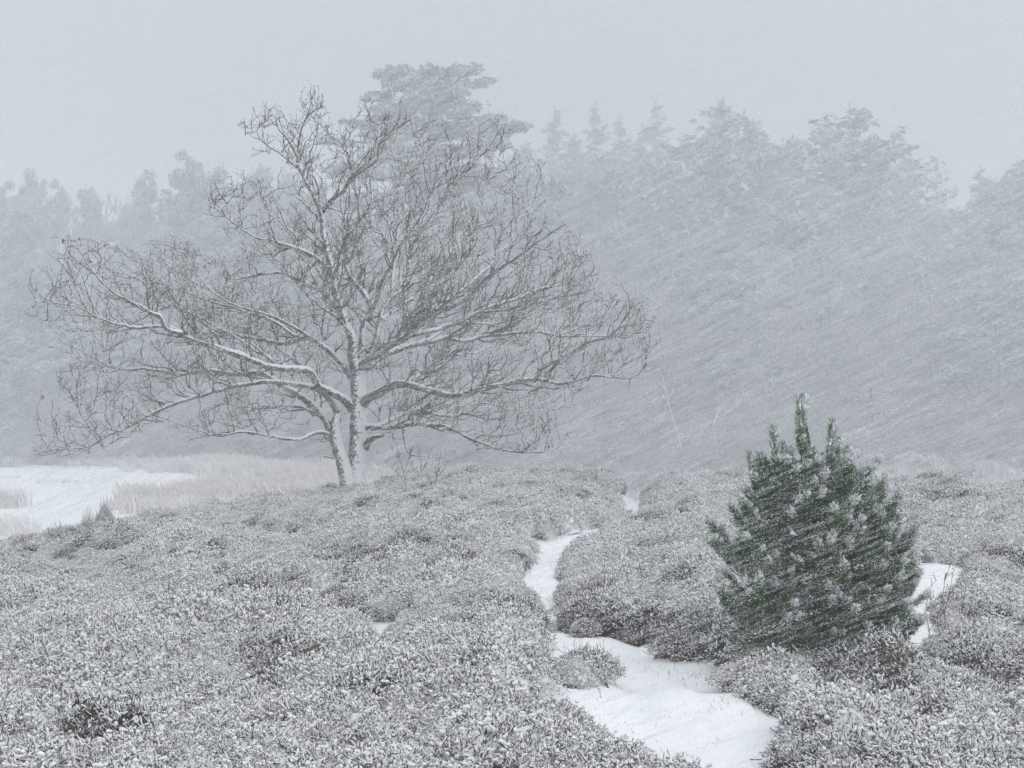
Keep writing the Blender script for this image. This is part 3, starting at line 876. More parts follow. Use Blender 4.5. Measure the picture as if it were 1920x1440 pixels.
# a few dead leaves still hang on
def leaf_mesh(seed):
    r = np.random.default_rng(seed)
    t = np.linspace(0, 1, 6)
    w_ = np.array([0.004, 0.022, 0.03, 0.024, 0.03, 0.004])
    L_ = np.stack([-w_, 0.01 * np.sin(t * 3) + r.normal(0, .004, 6), -t * 0.10], -1)
    R_ = np.stack([w_, 0.012 * np.cos(t * 4) + r.normal(0, .004, 6), -t * 0.10], -1)
    V = np.concatenate([L_, R_]); Q = [[i, i + 6, i + 7, i + 1] for i in range(5)]
    V2 = V + np.array([0, 0.003, 0]); Q2 = [[a + 12 for a in q[::-1]] for q in Q]
    return mesh_np('leaf', np.concatenate([V, V2]), [Q + Q2], [M_leaf])
lm = [leaf_mesh(i) for i in range(3)]
random.Random(4).shuffle(leaf_spots)
for i, e in enumerate(leaf_spots[:46]):
    o = link('leaf', lm[i % 3], oak, tuple(e - OL))
    o.rotation_euler = (random.uniform(-.6, .6), random.uniform(-.6, .6), random.uniform(0, 6.28))

# ================================================================== the young pine
prng = np.random.default_rng(33)
PX, PY = PINE
PZ = float(ground(PX, PY))
pine = empty('young_pine', (PX, PY, PZ))
tag(pine, 'small bushy green pine with snow tufts on its shoots beside the path', 'tree')

def shoot_mesh(seed, ln, nn, nlen, snow, candle=False):
    """a shoot along +Z: woody stem, needles, frost, snow lumps at its tip"""
    r = np.random.default_rng(seed)
    B = MB()
    st = np.array([[0, 0, -0.02], [0.004, 0, ln * 0.5], [0, 0, ln]])
    v, q = tubes(st[None], np.array([[.0045, .004, .003]]), 4); B.add(v, q, 0)
    up = np.array([0.45, -0.45, 0.75])
    t = r.uniform(0.02, 1.0, nn); a = r.uniform(0, 2 * np.pi, nn)
    fwd = r.uniform(0.7, 1.5, nn) if not candle else r.uniform(1.1, 2.3, nn)
    fwd = fwd + 1.2 * (t > 0.93)
    D = norm(np.stack([np.cos(a), np.sin(a), fwd], -1))
    b = np.stack([np.zeros(nn), np.zeros(nn), t * ln], -1)
    L_ = nlen * r.uniform(0.75, 1.15, nn) * np.where(t > .95, .85, 1)
    tip = b + D * L_[:, None] + r.normal(0, .004, (nn, 3))
    sd = norm(np.cross(D, r.normal(0, 1, (nn, 3))))
    wd = r.uniform(0.0015, 0.0023, nn)[:, None]
    V = np.stack([b - sd * wd, b + sd * wd, tip + sd * wd * .4, tip - sd * wd * .4], 1).reshape(-1, 3)
    Qd = np.arange(nn * 4).reshape(nn, 4)
    expo = D @ norm(up) * 0.5 + t * 0.55 + r.normal(0, .22, nn)
    lim = 1.0 - (0.26 if not candle else 0.85) * snow + r.normal(0, .08, nn)
    mi = np.where((t > lim) & (r.random(nn) < (.35 + .5 * snow if not candle else .5)), np.where(r.random(nn) < .12 + .40 * snow * snow, 3, 2), 1)
    mi = np.where((mi == 1) & (expo > .85) & (r.random(nn) < .35 * (snow > 0)), 2, mi)
    B.add(V, Qd, mi)
    # snow caught among the needles of the tip, on the upper windward side
    m = int(6 + 26 * snow * snow)
    tt = 1 - np.abs(r.normal(0, 0.16 if not candle else 0.3, m))
    aa = r.normal(-0.8, 1.1, m)
    C = np.stack([np.cos(aa), np.sin(aa), np.ones(m) * 0.9], -1)
    C = np.stack([np.zeros(m), np.zeros(m), np.clip(tt, .2, 1) * ln], -1) + norm(C) * (nlen * r.uniform(0.25, 0.85, m))[:, None]
    dirs = norm(C - np.array([0, 0, ln * 0.72]))
    h_ = r.uniform(0.006, 0.015, m)[:, None] * (0.6 + 0.4 * snow)
    th = (r.uniform(0.003, 0.0065, m) * (0.6 + 0.4 * snow))
    Pp = np.stack([C - dirs * h_, C - dirs * h_ * .2, C + dirs * h_ * .7, C + dirs * h_ * 1.1], 1)
    v, q = tubes(Pp, th[:, None] * np.array([.3, 1, .9, .2]), 4); B.add(v, q, 3)
    # brown buds
    bb = []
    for i in range(3):
        o_ = r.normal(0, .004, 2)
        bb.append([[o_[0], o_[1], ln - .005], [o_[0] * 1.3, o_[1] * 1.3, ln + .012], [o_[0] * 1.5, o_[1] * 1.5, ln + .028]])
    v, q = tubes(np.array(bb), np.tile([.002, .0028, .001], (3, 1)), 4); B.add(v, q, 4)
    return B.mesh('shoot', [M_pbark, M_needle, M_frost, M_snow, M_bud])

SH_up = [shoot_mesh(500 + i, 0.23, 640, 0.048, 0.75, True) for i in range(3)]      # upright candles
SH_snow = [shoot_mesh(520 + i, 0.16, 320, 0.050, 1.0) for i in range(4)]
SH_mid = [shoot_mesh(540 + i, 0.17, 330, 0.050, 0.75) for i in range(3)]
SH_dark = [shoot_mesh(560 + i, 0.16, 260, 0.054, 0.0) for i in range(3)]

PH = 1.93
tl = np.array([[0.03, 0, -0.05], [0.02, 0.01, 0.5], [-0.02, 0, 1.0], [-0.07, 0.01, 1.5], [-0.125, 0.0, 1.72], [-0.13, 0, 1.80]])
P = resample(tl, 0.08)
R = np.interp(P[:, 2], [0, 1.0, 1.8], [0.032, 0.018, 0.006])
B = MB(); v, q, cap = limb_tube(P, R, 8); B.add(v, q, 0)
B.build('trunk', [M_pbark], pine, True)
def trunk_at(h): return np.array([np.interp(h, P[:, 2], P[:, 0]), np.interp(h, P[:, 2], P[:, 1]), h])
PR_H = np.array([0.0, 0.12, 0.3, 0.5, 0.75, 1.0, 1.2, 1.4, 1.55, 1.7, 1.8])
PR_R = np.array([0.64, 0.71, 0.73, 0.71, 0.64, 0.54, 0.40, 0.26, 0.15, 0.08, 0.05])

def place_shoot(parent, meshes, p, d, s):
    o = link('shoot', meshes[int(prng.integers(len(meshes)))], parent, tuple(p))
    qd = Vector(d).to_track_quat('Z', 'X')
    o.rotation_mode = 'QUATERNION'
    from mathutils import Quaternion
    # keep the shoot's own +X turned towards the wind
    best = None
    for k_ in range(8):
        qq = qd @ Quaternion((0, 0, 1), k_ * math.pi / 4)
        v_ = qq @ Vector((0.7, -0.7, 0.3))
        sc_ = v_.dot(Vector((0.5, -0.6, 0.6)))
        if best is None or sc_ > best[0]: best = (sc_, qq)
    o.rotation_quaternion = best[1]
    o.scale = (s, s, s)
    return o

n_shoots = 0
fill = MB()
def add_filler(p, d, s, dark):
    me_ = (SH_dark if dark else SH_mid)[int(prng.integers(3))]
    key = me_.name
    if key not in _fc:
        nv = len(me_.vertices); co = np.empty(nv * 3, np.float32); me_.vertices.foreach_get('co', co)
        npol = len(me_.polygons); li_ = np.empty(npol * 4, np.int32); me_.loops.foreach_get('vertex_index', li_)
        mi_ = np.empty(npol, np.int32); me_.polygons.foreach_get('material_index', mi_)
        _fc[key] = (co.reshape(-1, 3), li_.reshape(-1, 4), mi_)
    co, li_, mi_ = _fc[key]
    q_ = Vector(d).to_track_quat('Z', 'X').to_matrix()
    M3 = np.array(q_) * s
    fill.add(co @ M3.T + p, li_, mi_)
_fc = {}

heights = np.linspace(0.06, 1.16, 9)
for hi, h0 in enumerate(heights):
    nb = 8 if h0 < 1.25 else 6
    a0 = prng.uniform(0, 6.28)
    for b_ in range(nb):
        a = a0 + b_ * 2 * math.pi / nb + prng.normal(0, .18)
        Rm = np.interp(h0, PR_H, PR_R) * prng.uniform(0.82, 1.08)
        # the crown reaches a little farther to the right low down
        Rm *= 1 + 0.06 * math.cos(a) * (1 if h0 < .6 else 0)
        s0 = trunk_at(max(h0 - 0.10 - Rm * 0.10, 0.03))
        out_ = np.array([math.cos(a), math.sin(a), 0])
        tipz = h0 + 0.05 + 0.10 * (Rm / .7)
        tipz = max(tipz, 0.10)
        mid = s0 + out_ * Rm * 0.55 + np.array([0, 0, (tipz - s0[2]) * 0.30])
        tip = np.array([s0[0], s0[1], 0]) + out_ * (Rm - 0.10) + np.array([0, 0, tipz])
        BP = resample([s0, mid, tip], 0.07)
        BR = np.linspace(0.011 if h0 < 1.2 else .007, 0.004, len(BP))
        m_ = MB(); v, q, cap = limb_tube(BP, BR, 5); m_.add(v, q, 0)
        br = m_.build('branch', [M_pbark], pine, True)
        facing = out_ @ np.array([0.35, -0.92, 0])          # towards the viewer and the wind
        windw = out_ @ np.array([0.75, -0.6, 0])
        nsh = 4 if Rm > .3 else 3
        if facing < -0.35: nsh = 2
        for s_i in range(nsh):
            t = 1.0 if s_i == 0 else prng.uniform(0.62, 0.98)
            f = t * (len(BP) - 1); i = min(int(f), len(BP) - 2)
            p = BP[i] + (BP[i + 1] - BP[i]) * (f - i)
            upb = np.interp(h0, [0, 0.6, 1.2, 1.6], [0.65, 1.05, 1.7, 2.4])
            d = out_ * 0.9 + np.array([0, 0, upb]) + prng.normal(0, .22, 3)
            if s_i: d += np.cross(out_, [0, 0, 1]) * prng.choice([-1, 1]) * prng.uniform(.3, .8)
            if h0 > 1.22: fam = SH_mid if prng.random() < .5 else SH_up
            else:
                u_ = prng.random() * 1.06
                fam = SH_snow if u_ < 0.68 + 0.30 * windw else (SH_mid if u_ < 0.92 else SH_dark)
                if windw < -0.3: fam = SH_mid if u_ < .3 else SH_dark
            place_shoot(br, fam, p, d, prng.uniform(0.75, 1.1) * (0.9 if h0 > 1.2 else 1.0)); n_shoots += 1
        # fill the inside of the crown
        for s_i in range(9 if h0 < 1.25 else 3):
            t = prng.uniform(0.28, 0.86)
            f = t * (len(BP) - 1); i = min(int(f), len(BP) - 2)
            p = BP[i] + (BP[i + 1] - BP[i]) * (f - i)
            d = out_ * 0.8 + np.array([0, 0, 0.55]) + prng.normal(0, .5, 3)
            add_filler(p, d, prng.uniform(0.75, 1.05), True)
# leaders seen against the forest: (px, py of tip)
lead = MB()
for px_, py_, s in ((1492, 741, 1.5), (1441, 797, 1.3), (1464, 826, 1.0), (1551, 785, 1.3), (1570, 819, 1.1), (1587, 835, 1.1), (1404, 844, 1.1), (1424, 848, 1.1), (1607, 872, 1.05), (1514, 832, 1.0), (1532, 846, 1.0), (1480, 835, 1.0),
        (1452, 850, 1.0), (1626, 910, 1.0), (1379, 919, 1.0), (1397, 901, 1.0), (1500, 860, 1.0), (1560, 870, 1.0), (1645, 940, .95), (1470, 890, 1.0), (1540, 890, 1.0), (1430, 900, 1.0), (1590, 900, 1.0), (1510, 915, 1.0), (1455, 935, 1.0), (1575, 935, 1.0), (1405, 945, 1.0), (1620, 955, 1.0),
        (1682, 929, .95), (1708, 963, .9), (1325, 960, .95), (1319, 991, .8), (1335, 1082, .95), (1714, 1075, .85), (1723, 1142, .85)):
    tz = -(py_ - 720) / F * PY - PZ; tx = (px_ - 960) / F * PY - PX
    dyy = prng.uniform(-.22, .06) if abs(tx + .1) > .05 else 0
    tz -= 0.03
    ln = 0.235 * s * 1.12 if tz > 1.2 else 0.17 * s
    c = trunk_at(np.clip(tz - 0.40, 0.1, 1.45)) if s < 1.45 else trunk_at(1.7)
    tip = np.array([tx, dyy, tz])
    base = tip - np.array([(tx - c[0]) * 0.12, 0, ln])
    m_ = MB(); BP = resample([c, (c + base) / 2 + np.array([(tx - c[0]) * .22, 0, -.04]), base], 0.06)
    v, q, cap = limb_tube(BP, np.linspace(.008, .004, len(BP)), 5); m_.add(v, q, 0)
    br = m_.build('branch', [M_pbark], pine, True)
    place_shoot(br, SH_up if tz > 1.2 else SH_mid, base, tip - base, s * (1.12 if tz > 1.2 else 1.0)); n_shoots += 1
    for k_ in range(6 if s < 1.45 else 3):
        add_filler(BP[max(0, len(BP) - 1 - k_ * 1)] + prng.normal(0, .012, 3), norm(BP[-1] - BP[0]) * .5 + np.array([prng.normal(0, .13), prng.normal(0, .13), 1.1]), .8, k_ > 1)
print('pine shoots', n_shoots)
o = fill.build('inner_needles', [M_pbark, M_needle, M_frost, M_snow, M_bud], pine); o['kind'] = 'stuff'

# ================================================================== far trees
def leaf_cards(C, size, r, flat=0.5, up=None):
    """little crossed foliage flakes, one bent quad each, at centres C"""
    n_ = len(C)
    A = norm(r.normal(0, 1, (n_, 3)) * np.array([1, 1, 1 - flat]))
    Bv = norm(np.cross(A, norm(r.normal(0, 1, (n_, 3)))))
    s = (size * r.uniform(0.6, 1.3, n_))[:, None]
    V = np.stack([C - A * s, C + Bv * s * 0.45, C + A * s, C - Bv * s * 0.45 + np.array([0, 0, .12]) * s], 1).reshape(-1, 3)
    return V, np.arange(n_ * 4).reshape(n_, 4)

def spruce_meshes(seed, H, Wd, sparse=0.0):
    r = np.random.default_rng(seed)
    T = MB()
    P = resample([[0, 0, -0.5], [r.normal(0, .1), 0, H * .5], [0, 0, H]], 2.0)
    v, q, cap = limb_tube(P, np.interp(P[:, 2], [0, H], [H * .013, .03]), 7); T.add(v, q, 0)
    Cc = []; st = []
    z = H * 0.06
    while z < H * 0.985:
        f = (H - z) / H
        nb = 5 if f > .15 else 3
        for b in range(nb):
            if r.random() < sparse: continue
            a = r.uniform(0, 6.283); ln = Wd * 0.5 * min(1, f ** 0.9 * 1.9) * r.uniform(.75, 1.12) + 0.10
            o = np.array([math.cos(a), math.sin(a), 0])
            tipz = z - ln * 0.05 + ln * 0.22
            pts_ = [np.array([0, 0, z]), o * ln * .55 + [0, 0, z - ln * .04], o * ln + [0, 0, tipz]]
            st.append(pts_)
            k = max(4, int(ln / 0.15))
            t = r.uniform(.05, 1.0, k)
            sidev = np.array([-o[1], o[0], 0])
            c = o[None] * (t * ln)[:, None] + sidev[None] * r.normal(0, .22, k)[:, None] * (1.1 - t)[:, None] * ln * .6
            c[:, 2] = z + ln * (0.42 * t * t - 0.20 * t) * min(1, 3 * (1 - f)) + r.normal(-.12, .12, k)
            Cc.append(c)
        z += H * 0.015 * r.uniform(.6, 1.3)
    v, q = tubes(np.array(st), np.tile([.05, .035, .015], (len(st), 1)), 3); T.add(v, q, 0)
    C = np.concatenate(Cc)
    v, q = leaf_cards(C, 0.34, r, 0.35)
    B = MB(); B.add(v, q, (r.random(len(q)) < 0.50).astype(int))
    return T.mesh('spruce_trunk', [M_far_bark]), B.mesh('spruce_crown', [M_far_dark, M_far_snow])

def pads_mesh(pads, r, size, dens_):
    """foliage pads: (x, y, z, rx, ry, rz)"""
    Cc = []
    for x_, y_, z_, rx, ry, rz in pads:
        k = int(dens_ * rx * ry ** .5 * rz ** .5 * 10)
        u = norm(r.normal(0, 1, (k, 3))) * (r.random((k, 1)) ** (1 / 2.2))
        u *= 1 + 0.25 * r.normal(0, 1, (k, 1)) * (r.random((k, 1)) < .3)
        u[:, 2] = np.where(u[:, 2] < 0, u[:, 2] * .55, u[:, 2])
        Cc.append(u * [rx, ry, rz] + [x_, y_, z_])
    C = np.concatenate(Cc)
    return leaf_cards(C, size, r, 0.2)

def pine_meshes(seed, H, Wd):
    r = np.random.default_rng(seed)
    T = MB()
    P = resample([[0, 0, -.5], [r.normal(0, .3), r.normal(0, .3), H * .4], [r.normal(0, .4), 0, H * .75], [0, 0, H * .96]], 1.5)
    v, q, cap = limb_tube(P, np.interp(P[:, 2], [0, H], [H * .014, .05]), 7); T.add(v, q, 0)
    pads = []; st = []
    for i in range(30):
        f = r.uniform(0.35, 0.93); a = r.uniform(0, 6.28)
        ln = Wd * .5 * r.uniform(.35, 1.0) * (1.0 if f < .8 else .5)
        z = H * f
        c = np.array([math.cos(a) * ln * .8, math.sin(a) * ln * .8, z + r.uniform(.0, .6)])
        i_ = int(np.argmin(abs(P[:, 2] - (z - ln * .35))))
        st.append([P[i_], (P[i_] + c) / 2 + [0, 0, .2], c])
        s = r.uniform(.7, 1.25)
        pads.append((*c, 1.25 * s, 1.25 * s, .62 * s))
        pads.append((*(c + r.normal(0, .9, 3)), .8 * s, .8 * s, .42 * s))
    v, q = tubes(np.array(st), np.tile([.09, .06, .03], (len(st), 1)), 4); T.add(v, q, 0)
    v, q = pads_mesh(pads, r, .27, 15.0)
    B = MB(); B.add(v, q, (r.random(len(q)) < 0.50).astype(int))
    return T.mesh('pine_trunk', [M_far_bark]), B.mesh('pine_crown', [M_far_dark, M_far_snow])

def bare_meshes(seed, H, Wd, r_min=0.016, mat=None):
    r = np.random.default_rng(seed)
    T = MB(); B = MB()
    P = resample([[0, 0, -.4], [r.normal(0, .2), r.normal(0, .2), H * .35], [r.normal(0, .5), r.normal(0, .4), H * .7], [r.normal(0, .6), 0, H]], 1.0)
    R = np.interp(P[:, 2], [0, H], [H * .011 + .03, .02])
    v, q, cap = limb_tube(P, R, 6); T.add(v, q, 0)
    l1, l2, l3 = [], [], []
    for i in range(34):
        f = r.uniform(.10, .97); k = int(f * (len(P) - 1)); a = r.uniform(0, 6.28)
        ln = (Wd * .5) * (1.15 - f * .75) * r.uniform(.6, 1.1)
        d = np.array([math.cos(a), math.sin(a), r.uniform(.3, 1.1)]); d /= np.linalg.norm(d)
        p0 = P[k]; p1 = p0 + d * ln * .5 + r.normal(0, .12, 3); p2 = p1 + (d + [0, 0, .35]) * ln * .5
        l1.append([p0, p1, p2])
        for j in range(7):
            t = r.uniform(.2, 1); b = p0 + (p1 - p0) * t * 2 if t < .5 else p1 + (p2 - p1) * (t - .5) * 2
            d2 = d * .6 + r.normal(0, .55, 3) + [0, 0, .35]; d2 /= np.linalg.norm(d2); q2 = ln * r.uniform(.25, .5)
            e = b + d2 * q2
            l2.append([b, (b + e) / 2 + r.normal(0, .05, 3), e])
            for m in range(4):
                t = r.uniform(.3, 1); c = b + (e - b) * t
                d3 = d2 * .6 + r.normal(0, .6, 3) + [0, 0, .3]; d3 /= np.linalg.norm(d3)
                l3.append([c, c + d3 * q2 * r.uniform(.35, .8)])
    v, q = tubes(np.array(l1), np.tile([.05, .035, .02], (len(l1), 1)), 3); B.add(v, q, 0)
    v, q = tubes(np.array(l2), np.tile([.025, .02, .013], (len(l2), 1)), 3); B.add(v, q, 0)
    v, q = tubes(np.array(l3), np.tile([r_min, .009], (len(l3), 1)), 3); B.add(v, q, 0)
    return T.mesh('bare_trunk', [mat or M_far_bark]), B.mesh('bare_crown', [mat or M_bare])

TEMPL = {
 'spruce': [(spruce_meshes(700 + i, 20.0, w, s), 20.0) for i, (w, s) in enumerate([(9.0, .05), (8.0, .15), (10.5, .05)])],
 'broad_spruce': [(spruce_meshes(710 + i, 20.0, w, .12), 20.0) for i, w in enumerate([17.5, 19.5])],
 'thin_spruce': [(spruce_meshes(720 + i, 20.0, 5.0, .35), 20.0) for i in range(2)],
 'pine': [(pine_meshes(740 + i, 18.0, w), 18.0) for i, w in enumerate([7.5, 6.5, 8.5])],
 'bare': [(bare_meshes(760 + i, 12.0, w), 12.0) for i, w in enumerate([7.5, 6.5, 8.5])],
}
NAMES = {'spruce': 'spruce_tree', 'broad_spruce': 'spruce_tree', 'thin_spruce': 'spruce_tree', 'pine': 'pine_tree', 'bare': 'bare_tree'}
frng = np.random.default_rng(55)
def far_tree(kind, x_, d, H, wscale, label, group, vi=None):
    fam = TEMPL[kind]
    (tm, cm), h0 = fam[int(frng.integers(len(fam))) if vi is None else vi]
    z_ = float(ground(x_, d))
    r = empty(NAMES[kind], (x_, d, z_), frng.uniform(0, 6.28))
    s = H / h0
    r.scale = (s * wscale, s * wscale, s)
    tag(r, label, 'tree', group)
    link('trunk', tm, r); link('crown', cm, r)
    return r

# skyline trees: kind, px, py of top, distance, width factor, label
SKY = [
 ('pine', 5, 344, 205, .55, 'hazy pine whose crown is cut by the left edge of the photo'),
 ('pine', 60, 322, 205, .6, 'pale pine with a raised rounded top near the left end of the skyline'),
 ('pine', 112, 344, 208, .5, 'low pale pine in the skyline between two taller left hand pines'),
 ('pine', 168, 344, 212, .55, 'very faint pine midway along the left skyline'),
 ('pine', 225, 352, 214, .5, 'lowest faint pine in the skyline left of the pine with the ragged top'),
 ('pine', 272, 324, 195, .6, 'pine with a ragged split top left of the big left hand pine crown'),
 ('pine', 355, 288, 168, .55, 'darker pine with a bulging crown at the left of the paired big pines'),
 ('pine', 418, 284, 170, .75, 'broad pine crown at the right of the paired big pines left of the oak'),
 ('pine', 485, 304, 190, .6, 'pale pine in the skyline just left of the oak top'),
 ('pine', 548, 318, 195, .6, 'faint pine seen through the upper left twigs of the oak'),
 ('pine', 610, 310, 195, .6, 'faint pine seen between the oak top and the tall pine'),
 ('spruce', 985, 262, 205, 1.1, 'faint spruce just right of the tall pine crown'),
 ('thin_spruce', 1040, 200, 240, 1.7, 'ghostly thin spruce, leftmost of the faint spires on the skyline'),
 ('spruce', 1075, 246, 220, 1.2, 'low faint spruce between the first two ghostly spires'),
 ('thin_spruce', 1116, 188, 238, 1.6, 'ghostly spruce spire with a very slender tip, second of the faint spires'),
 ('thin_spruce', 1163, 214, 242, 1.6, 'faintest short spire in the middle of the row of spires'),
 ('thin_spruce', 1230, 188, 232, 1.9, 'ghostly spruce with open tiered branches, rightmost of the faint spires'),
 ('spruce', 1200, 255, 215, 1.2, 'low faint spruce at the foot of the open tiered spire'),
 ('spruce', 1285, 262, 195, 1.2, 'short faint spruce just left of the first big spruce'),
 ('broad_spruce', 1357, 180, 172, 1.0, 'big dense spruce with a pointed top in the middle of the right skyline'),
 ('spruce', 1412, 222, 176, 1.2, 'spruce leaning on the right flank of the first big spruce'),
 ('pine', 1480, 252, 178, .8, 'small rounded tree in the gap between the two big spruces'),
 ('spruce', 1545, 244, 172, 1.2, 'spruce on the left flank of the widest spruce'),
 ('broad_spruce', 1593, 190, 165, 1.1, 'widest spruce of the skyline with broad sloping shoulders at the right'),
 ('spruce', 1640, 250, 165, 1.3, 'spruce on the right flank of the widest spruce'),
 ('bare', 1690, 318, 150, 1.0, 'grey leafless tree right below the widest spruce'),
 ('bare', 1755, 350, 145, 1.0, 'grey leafless tree in the low part of the right skyline'),
 ('thin_spruce', 1838, 308, 178, 1.0, 'small slender spruce standing alone near the right end of the skyline'),
 ('pine', 1885, 322, 150, .8, 'darker pine with a jutting side branch near the right edge of the photo'),
 ('pine', 1935, 306, 150, .9, 'pine whose crown is cut by the right edge of the photo'),
]
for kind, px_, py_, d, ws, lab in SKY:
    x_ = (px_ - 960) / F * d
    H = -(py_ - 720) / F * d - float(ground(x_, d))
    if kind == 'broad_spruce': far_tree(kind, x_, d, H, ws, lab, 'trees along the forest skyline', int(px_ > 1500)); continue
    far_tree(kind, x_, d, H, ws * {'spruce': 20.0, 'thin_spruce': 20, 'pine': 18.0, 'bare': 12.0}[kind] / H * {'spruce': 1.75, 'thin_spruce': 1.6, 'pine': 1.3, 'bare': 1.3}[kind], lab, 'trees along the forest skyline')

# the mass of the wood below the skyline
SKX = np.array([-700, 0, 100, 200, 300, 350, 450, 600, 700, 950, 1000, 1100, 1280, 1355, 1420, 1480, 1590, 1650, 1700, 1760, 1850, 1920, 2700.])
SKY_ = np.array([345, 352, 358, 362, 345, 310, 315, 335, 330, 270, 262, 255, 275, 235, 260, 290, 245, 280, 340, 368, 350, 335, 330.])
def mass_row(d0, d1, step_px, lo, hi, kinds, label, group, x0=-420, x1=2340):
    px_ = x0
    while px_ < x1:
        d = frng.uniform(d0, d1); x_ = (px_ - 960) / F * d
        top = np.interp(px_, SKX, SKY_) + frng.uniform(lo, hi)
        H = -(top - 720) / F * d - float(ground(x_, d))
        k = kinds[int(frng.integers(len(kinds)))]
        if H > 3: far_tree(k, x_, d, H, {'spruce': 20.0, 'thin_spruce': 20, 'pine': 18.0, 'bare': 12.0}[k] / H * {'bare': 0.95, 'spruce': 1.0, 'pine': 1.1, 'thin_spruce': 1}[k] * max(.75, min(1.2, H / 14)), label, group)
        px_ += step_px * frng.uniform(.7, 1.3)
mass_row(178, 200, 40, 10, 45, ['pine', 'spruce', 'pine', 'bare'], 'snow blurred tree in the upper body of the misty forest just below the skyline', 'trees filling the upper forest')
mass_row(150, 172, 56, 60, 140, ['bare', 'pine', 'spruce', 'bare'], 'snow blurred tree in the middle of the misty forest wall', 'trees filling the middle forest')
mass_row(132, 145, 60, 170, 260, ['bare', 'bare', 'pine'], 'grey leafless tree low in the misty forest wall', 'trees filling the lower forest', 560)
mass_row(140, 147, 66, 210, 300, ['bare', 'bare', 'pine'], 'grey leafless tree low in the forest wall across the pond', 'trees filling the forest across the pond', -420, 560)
# shrubby under-storey so the wood has no see-through foot
sh = [bare_meshes(900 + i, 4.0, 4.2, .02)[1] for i in range(4)]
C_sh = template_coll('shrub_templates', sh)
pts_ = []
for i in range(1500):
    d = frng.uniform(126, 192); px_ = frng.uniform(-480, 2400); x_ = (px_ - 960) / F * d
    pts_.append((x_, d, float(ground(x_, d))))
for i in range(900):
    d = frng.uniform(84, 134); x_ = (frng.uniform(700, 2400) - 960) / F * d
    if frng.random() < ((d - 80) / 54) ** 1.2: pts_.append((x_, d, float(ground(x_, d))))
pts_ = np.array(pts_); n_ = len(pts_)
s_ = frng.uniform(.9, 1.9, n_) * np.where(pts_[:, 1] < 134, np.clip((pts_[:, 1] - 70) / 64, .25, 1) * frng.uniform(.35, .9, n_), 1)
o = scatter('forest_undergrowth', pts_, np.stack([np.zeros(n_), np.zeros(n_), frng.uniform(0, 6.28, n_)], -1), np.stack([s_, s_, s_ * .9], -1), frng.integers(0, 4, n_), C_sh)
tag(o, 'grey leafless undergrowth filling the foot of the misty forest', kind='stuff')

# ---- the tall pine behind the oak
BD = 122.0
bx = (905 - 960) / F * BD
bz = float(ground(bx, BD))
big = empty('tall_pine', (bx, BD, bz))
tag(big, 'tall spreading pine rising above the forest behind the oak', 'tree')
def b3(px_, py_, dy=0.0):
    return np.array([(px_ - 960) / F * (BD + dy) - bx, dy, -(py_ - 720) / F * (BD + dy) - bz])
r = np.random.default_rng(61)
P = resample([b3(928, 905), b3(925, 840), b3(922, 760), b3(905, 640), b3(880, 500), b3(850, 380), b3(828, 290), b3(818, 200), b3(822, 150)], 0.8)
R = np.interp(np.linspace(0, 1, len(P)), [0, .5, 1], [0.30, .20, .05])
B = MB(); v, q, cap = limb_tube(P, R, 9); B.add(v, q, 0); B.build('trunk', [M_pine_bark], big, True)
PADS = [(850, 128, 46, 13), (880, 135, 26, 12), (800, 140, 36, 14), (745, 145, 40, 16), (725, 155, 22, 16), (885, 155, 38, 9), (905, 152, 16, 7), (712, 178, 32, 12), (770, 178, 70, 24), (835, 178, 50, 20), (695, 183, 14, 7),
        (800, 215, 80, 24), (730, 215, 46, 18), (860, 215, 40, 16), (690, 240, 36, 12), (664, 232, 20, 7), (760, 250, 80, 22), (850, 248, 70, 20), (915, 232, 44, 13), (955, 238, 32, 8), (978, 230, 14, 6), (930, 250, 40, 9), (880, 280, 60, 18), (720, 285, 70, 20), (640, 265, 34, 11), (800, 290, 80, 20),
        (760, 330, 90, 22), (880, 320, 60, 18), (660, 320, 50, 16), (840, 360, 70, 20), (740, 375, 70, 22), (1010, 345, 36, 8), (1040, 360, 26, 8), (960, 340, 40, 12)]
for gi_ in range(0, len(PADS), 3):
    grp = PADS[gi_:gi_ + 3]
    pd = []; st = []
    for px_, py_, rx, rz in grp:
        dy = r.uniform(-1.6, 1.6); c = b3(px_, py_, dy); k = BD / F
        for _ in range(4):
            o_ = r.normal(0, .45, 3) * [rx * k, rx * k * .7, rz * k]
            pd.append((*(c + o_), rx * k * .62, rx * k * .55, rz * k * .8))
        i_ = int(np.argmin(np.linalg.norm(P - (c - [0, 0, 1.0]), axis=1)))
        st.append([P[i_], (P[i_] + c) / 2 + [0, 0, -.2], c])
    m_ = MB(); v, q = tubes(np.array(st), np.tile([.09, .06, .03], (len(st), 1)), 5); m_.add(v, q, 0)
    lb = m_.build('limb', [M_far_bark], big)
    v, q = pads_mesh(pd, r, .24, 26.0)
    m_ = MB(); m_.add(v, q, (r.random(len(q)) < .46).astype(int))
    o = m_.build('foliage', [M_far_dark, M_far_snow], lb)

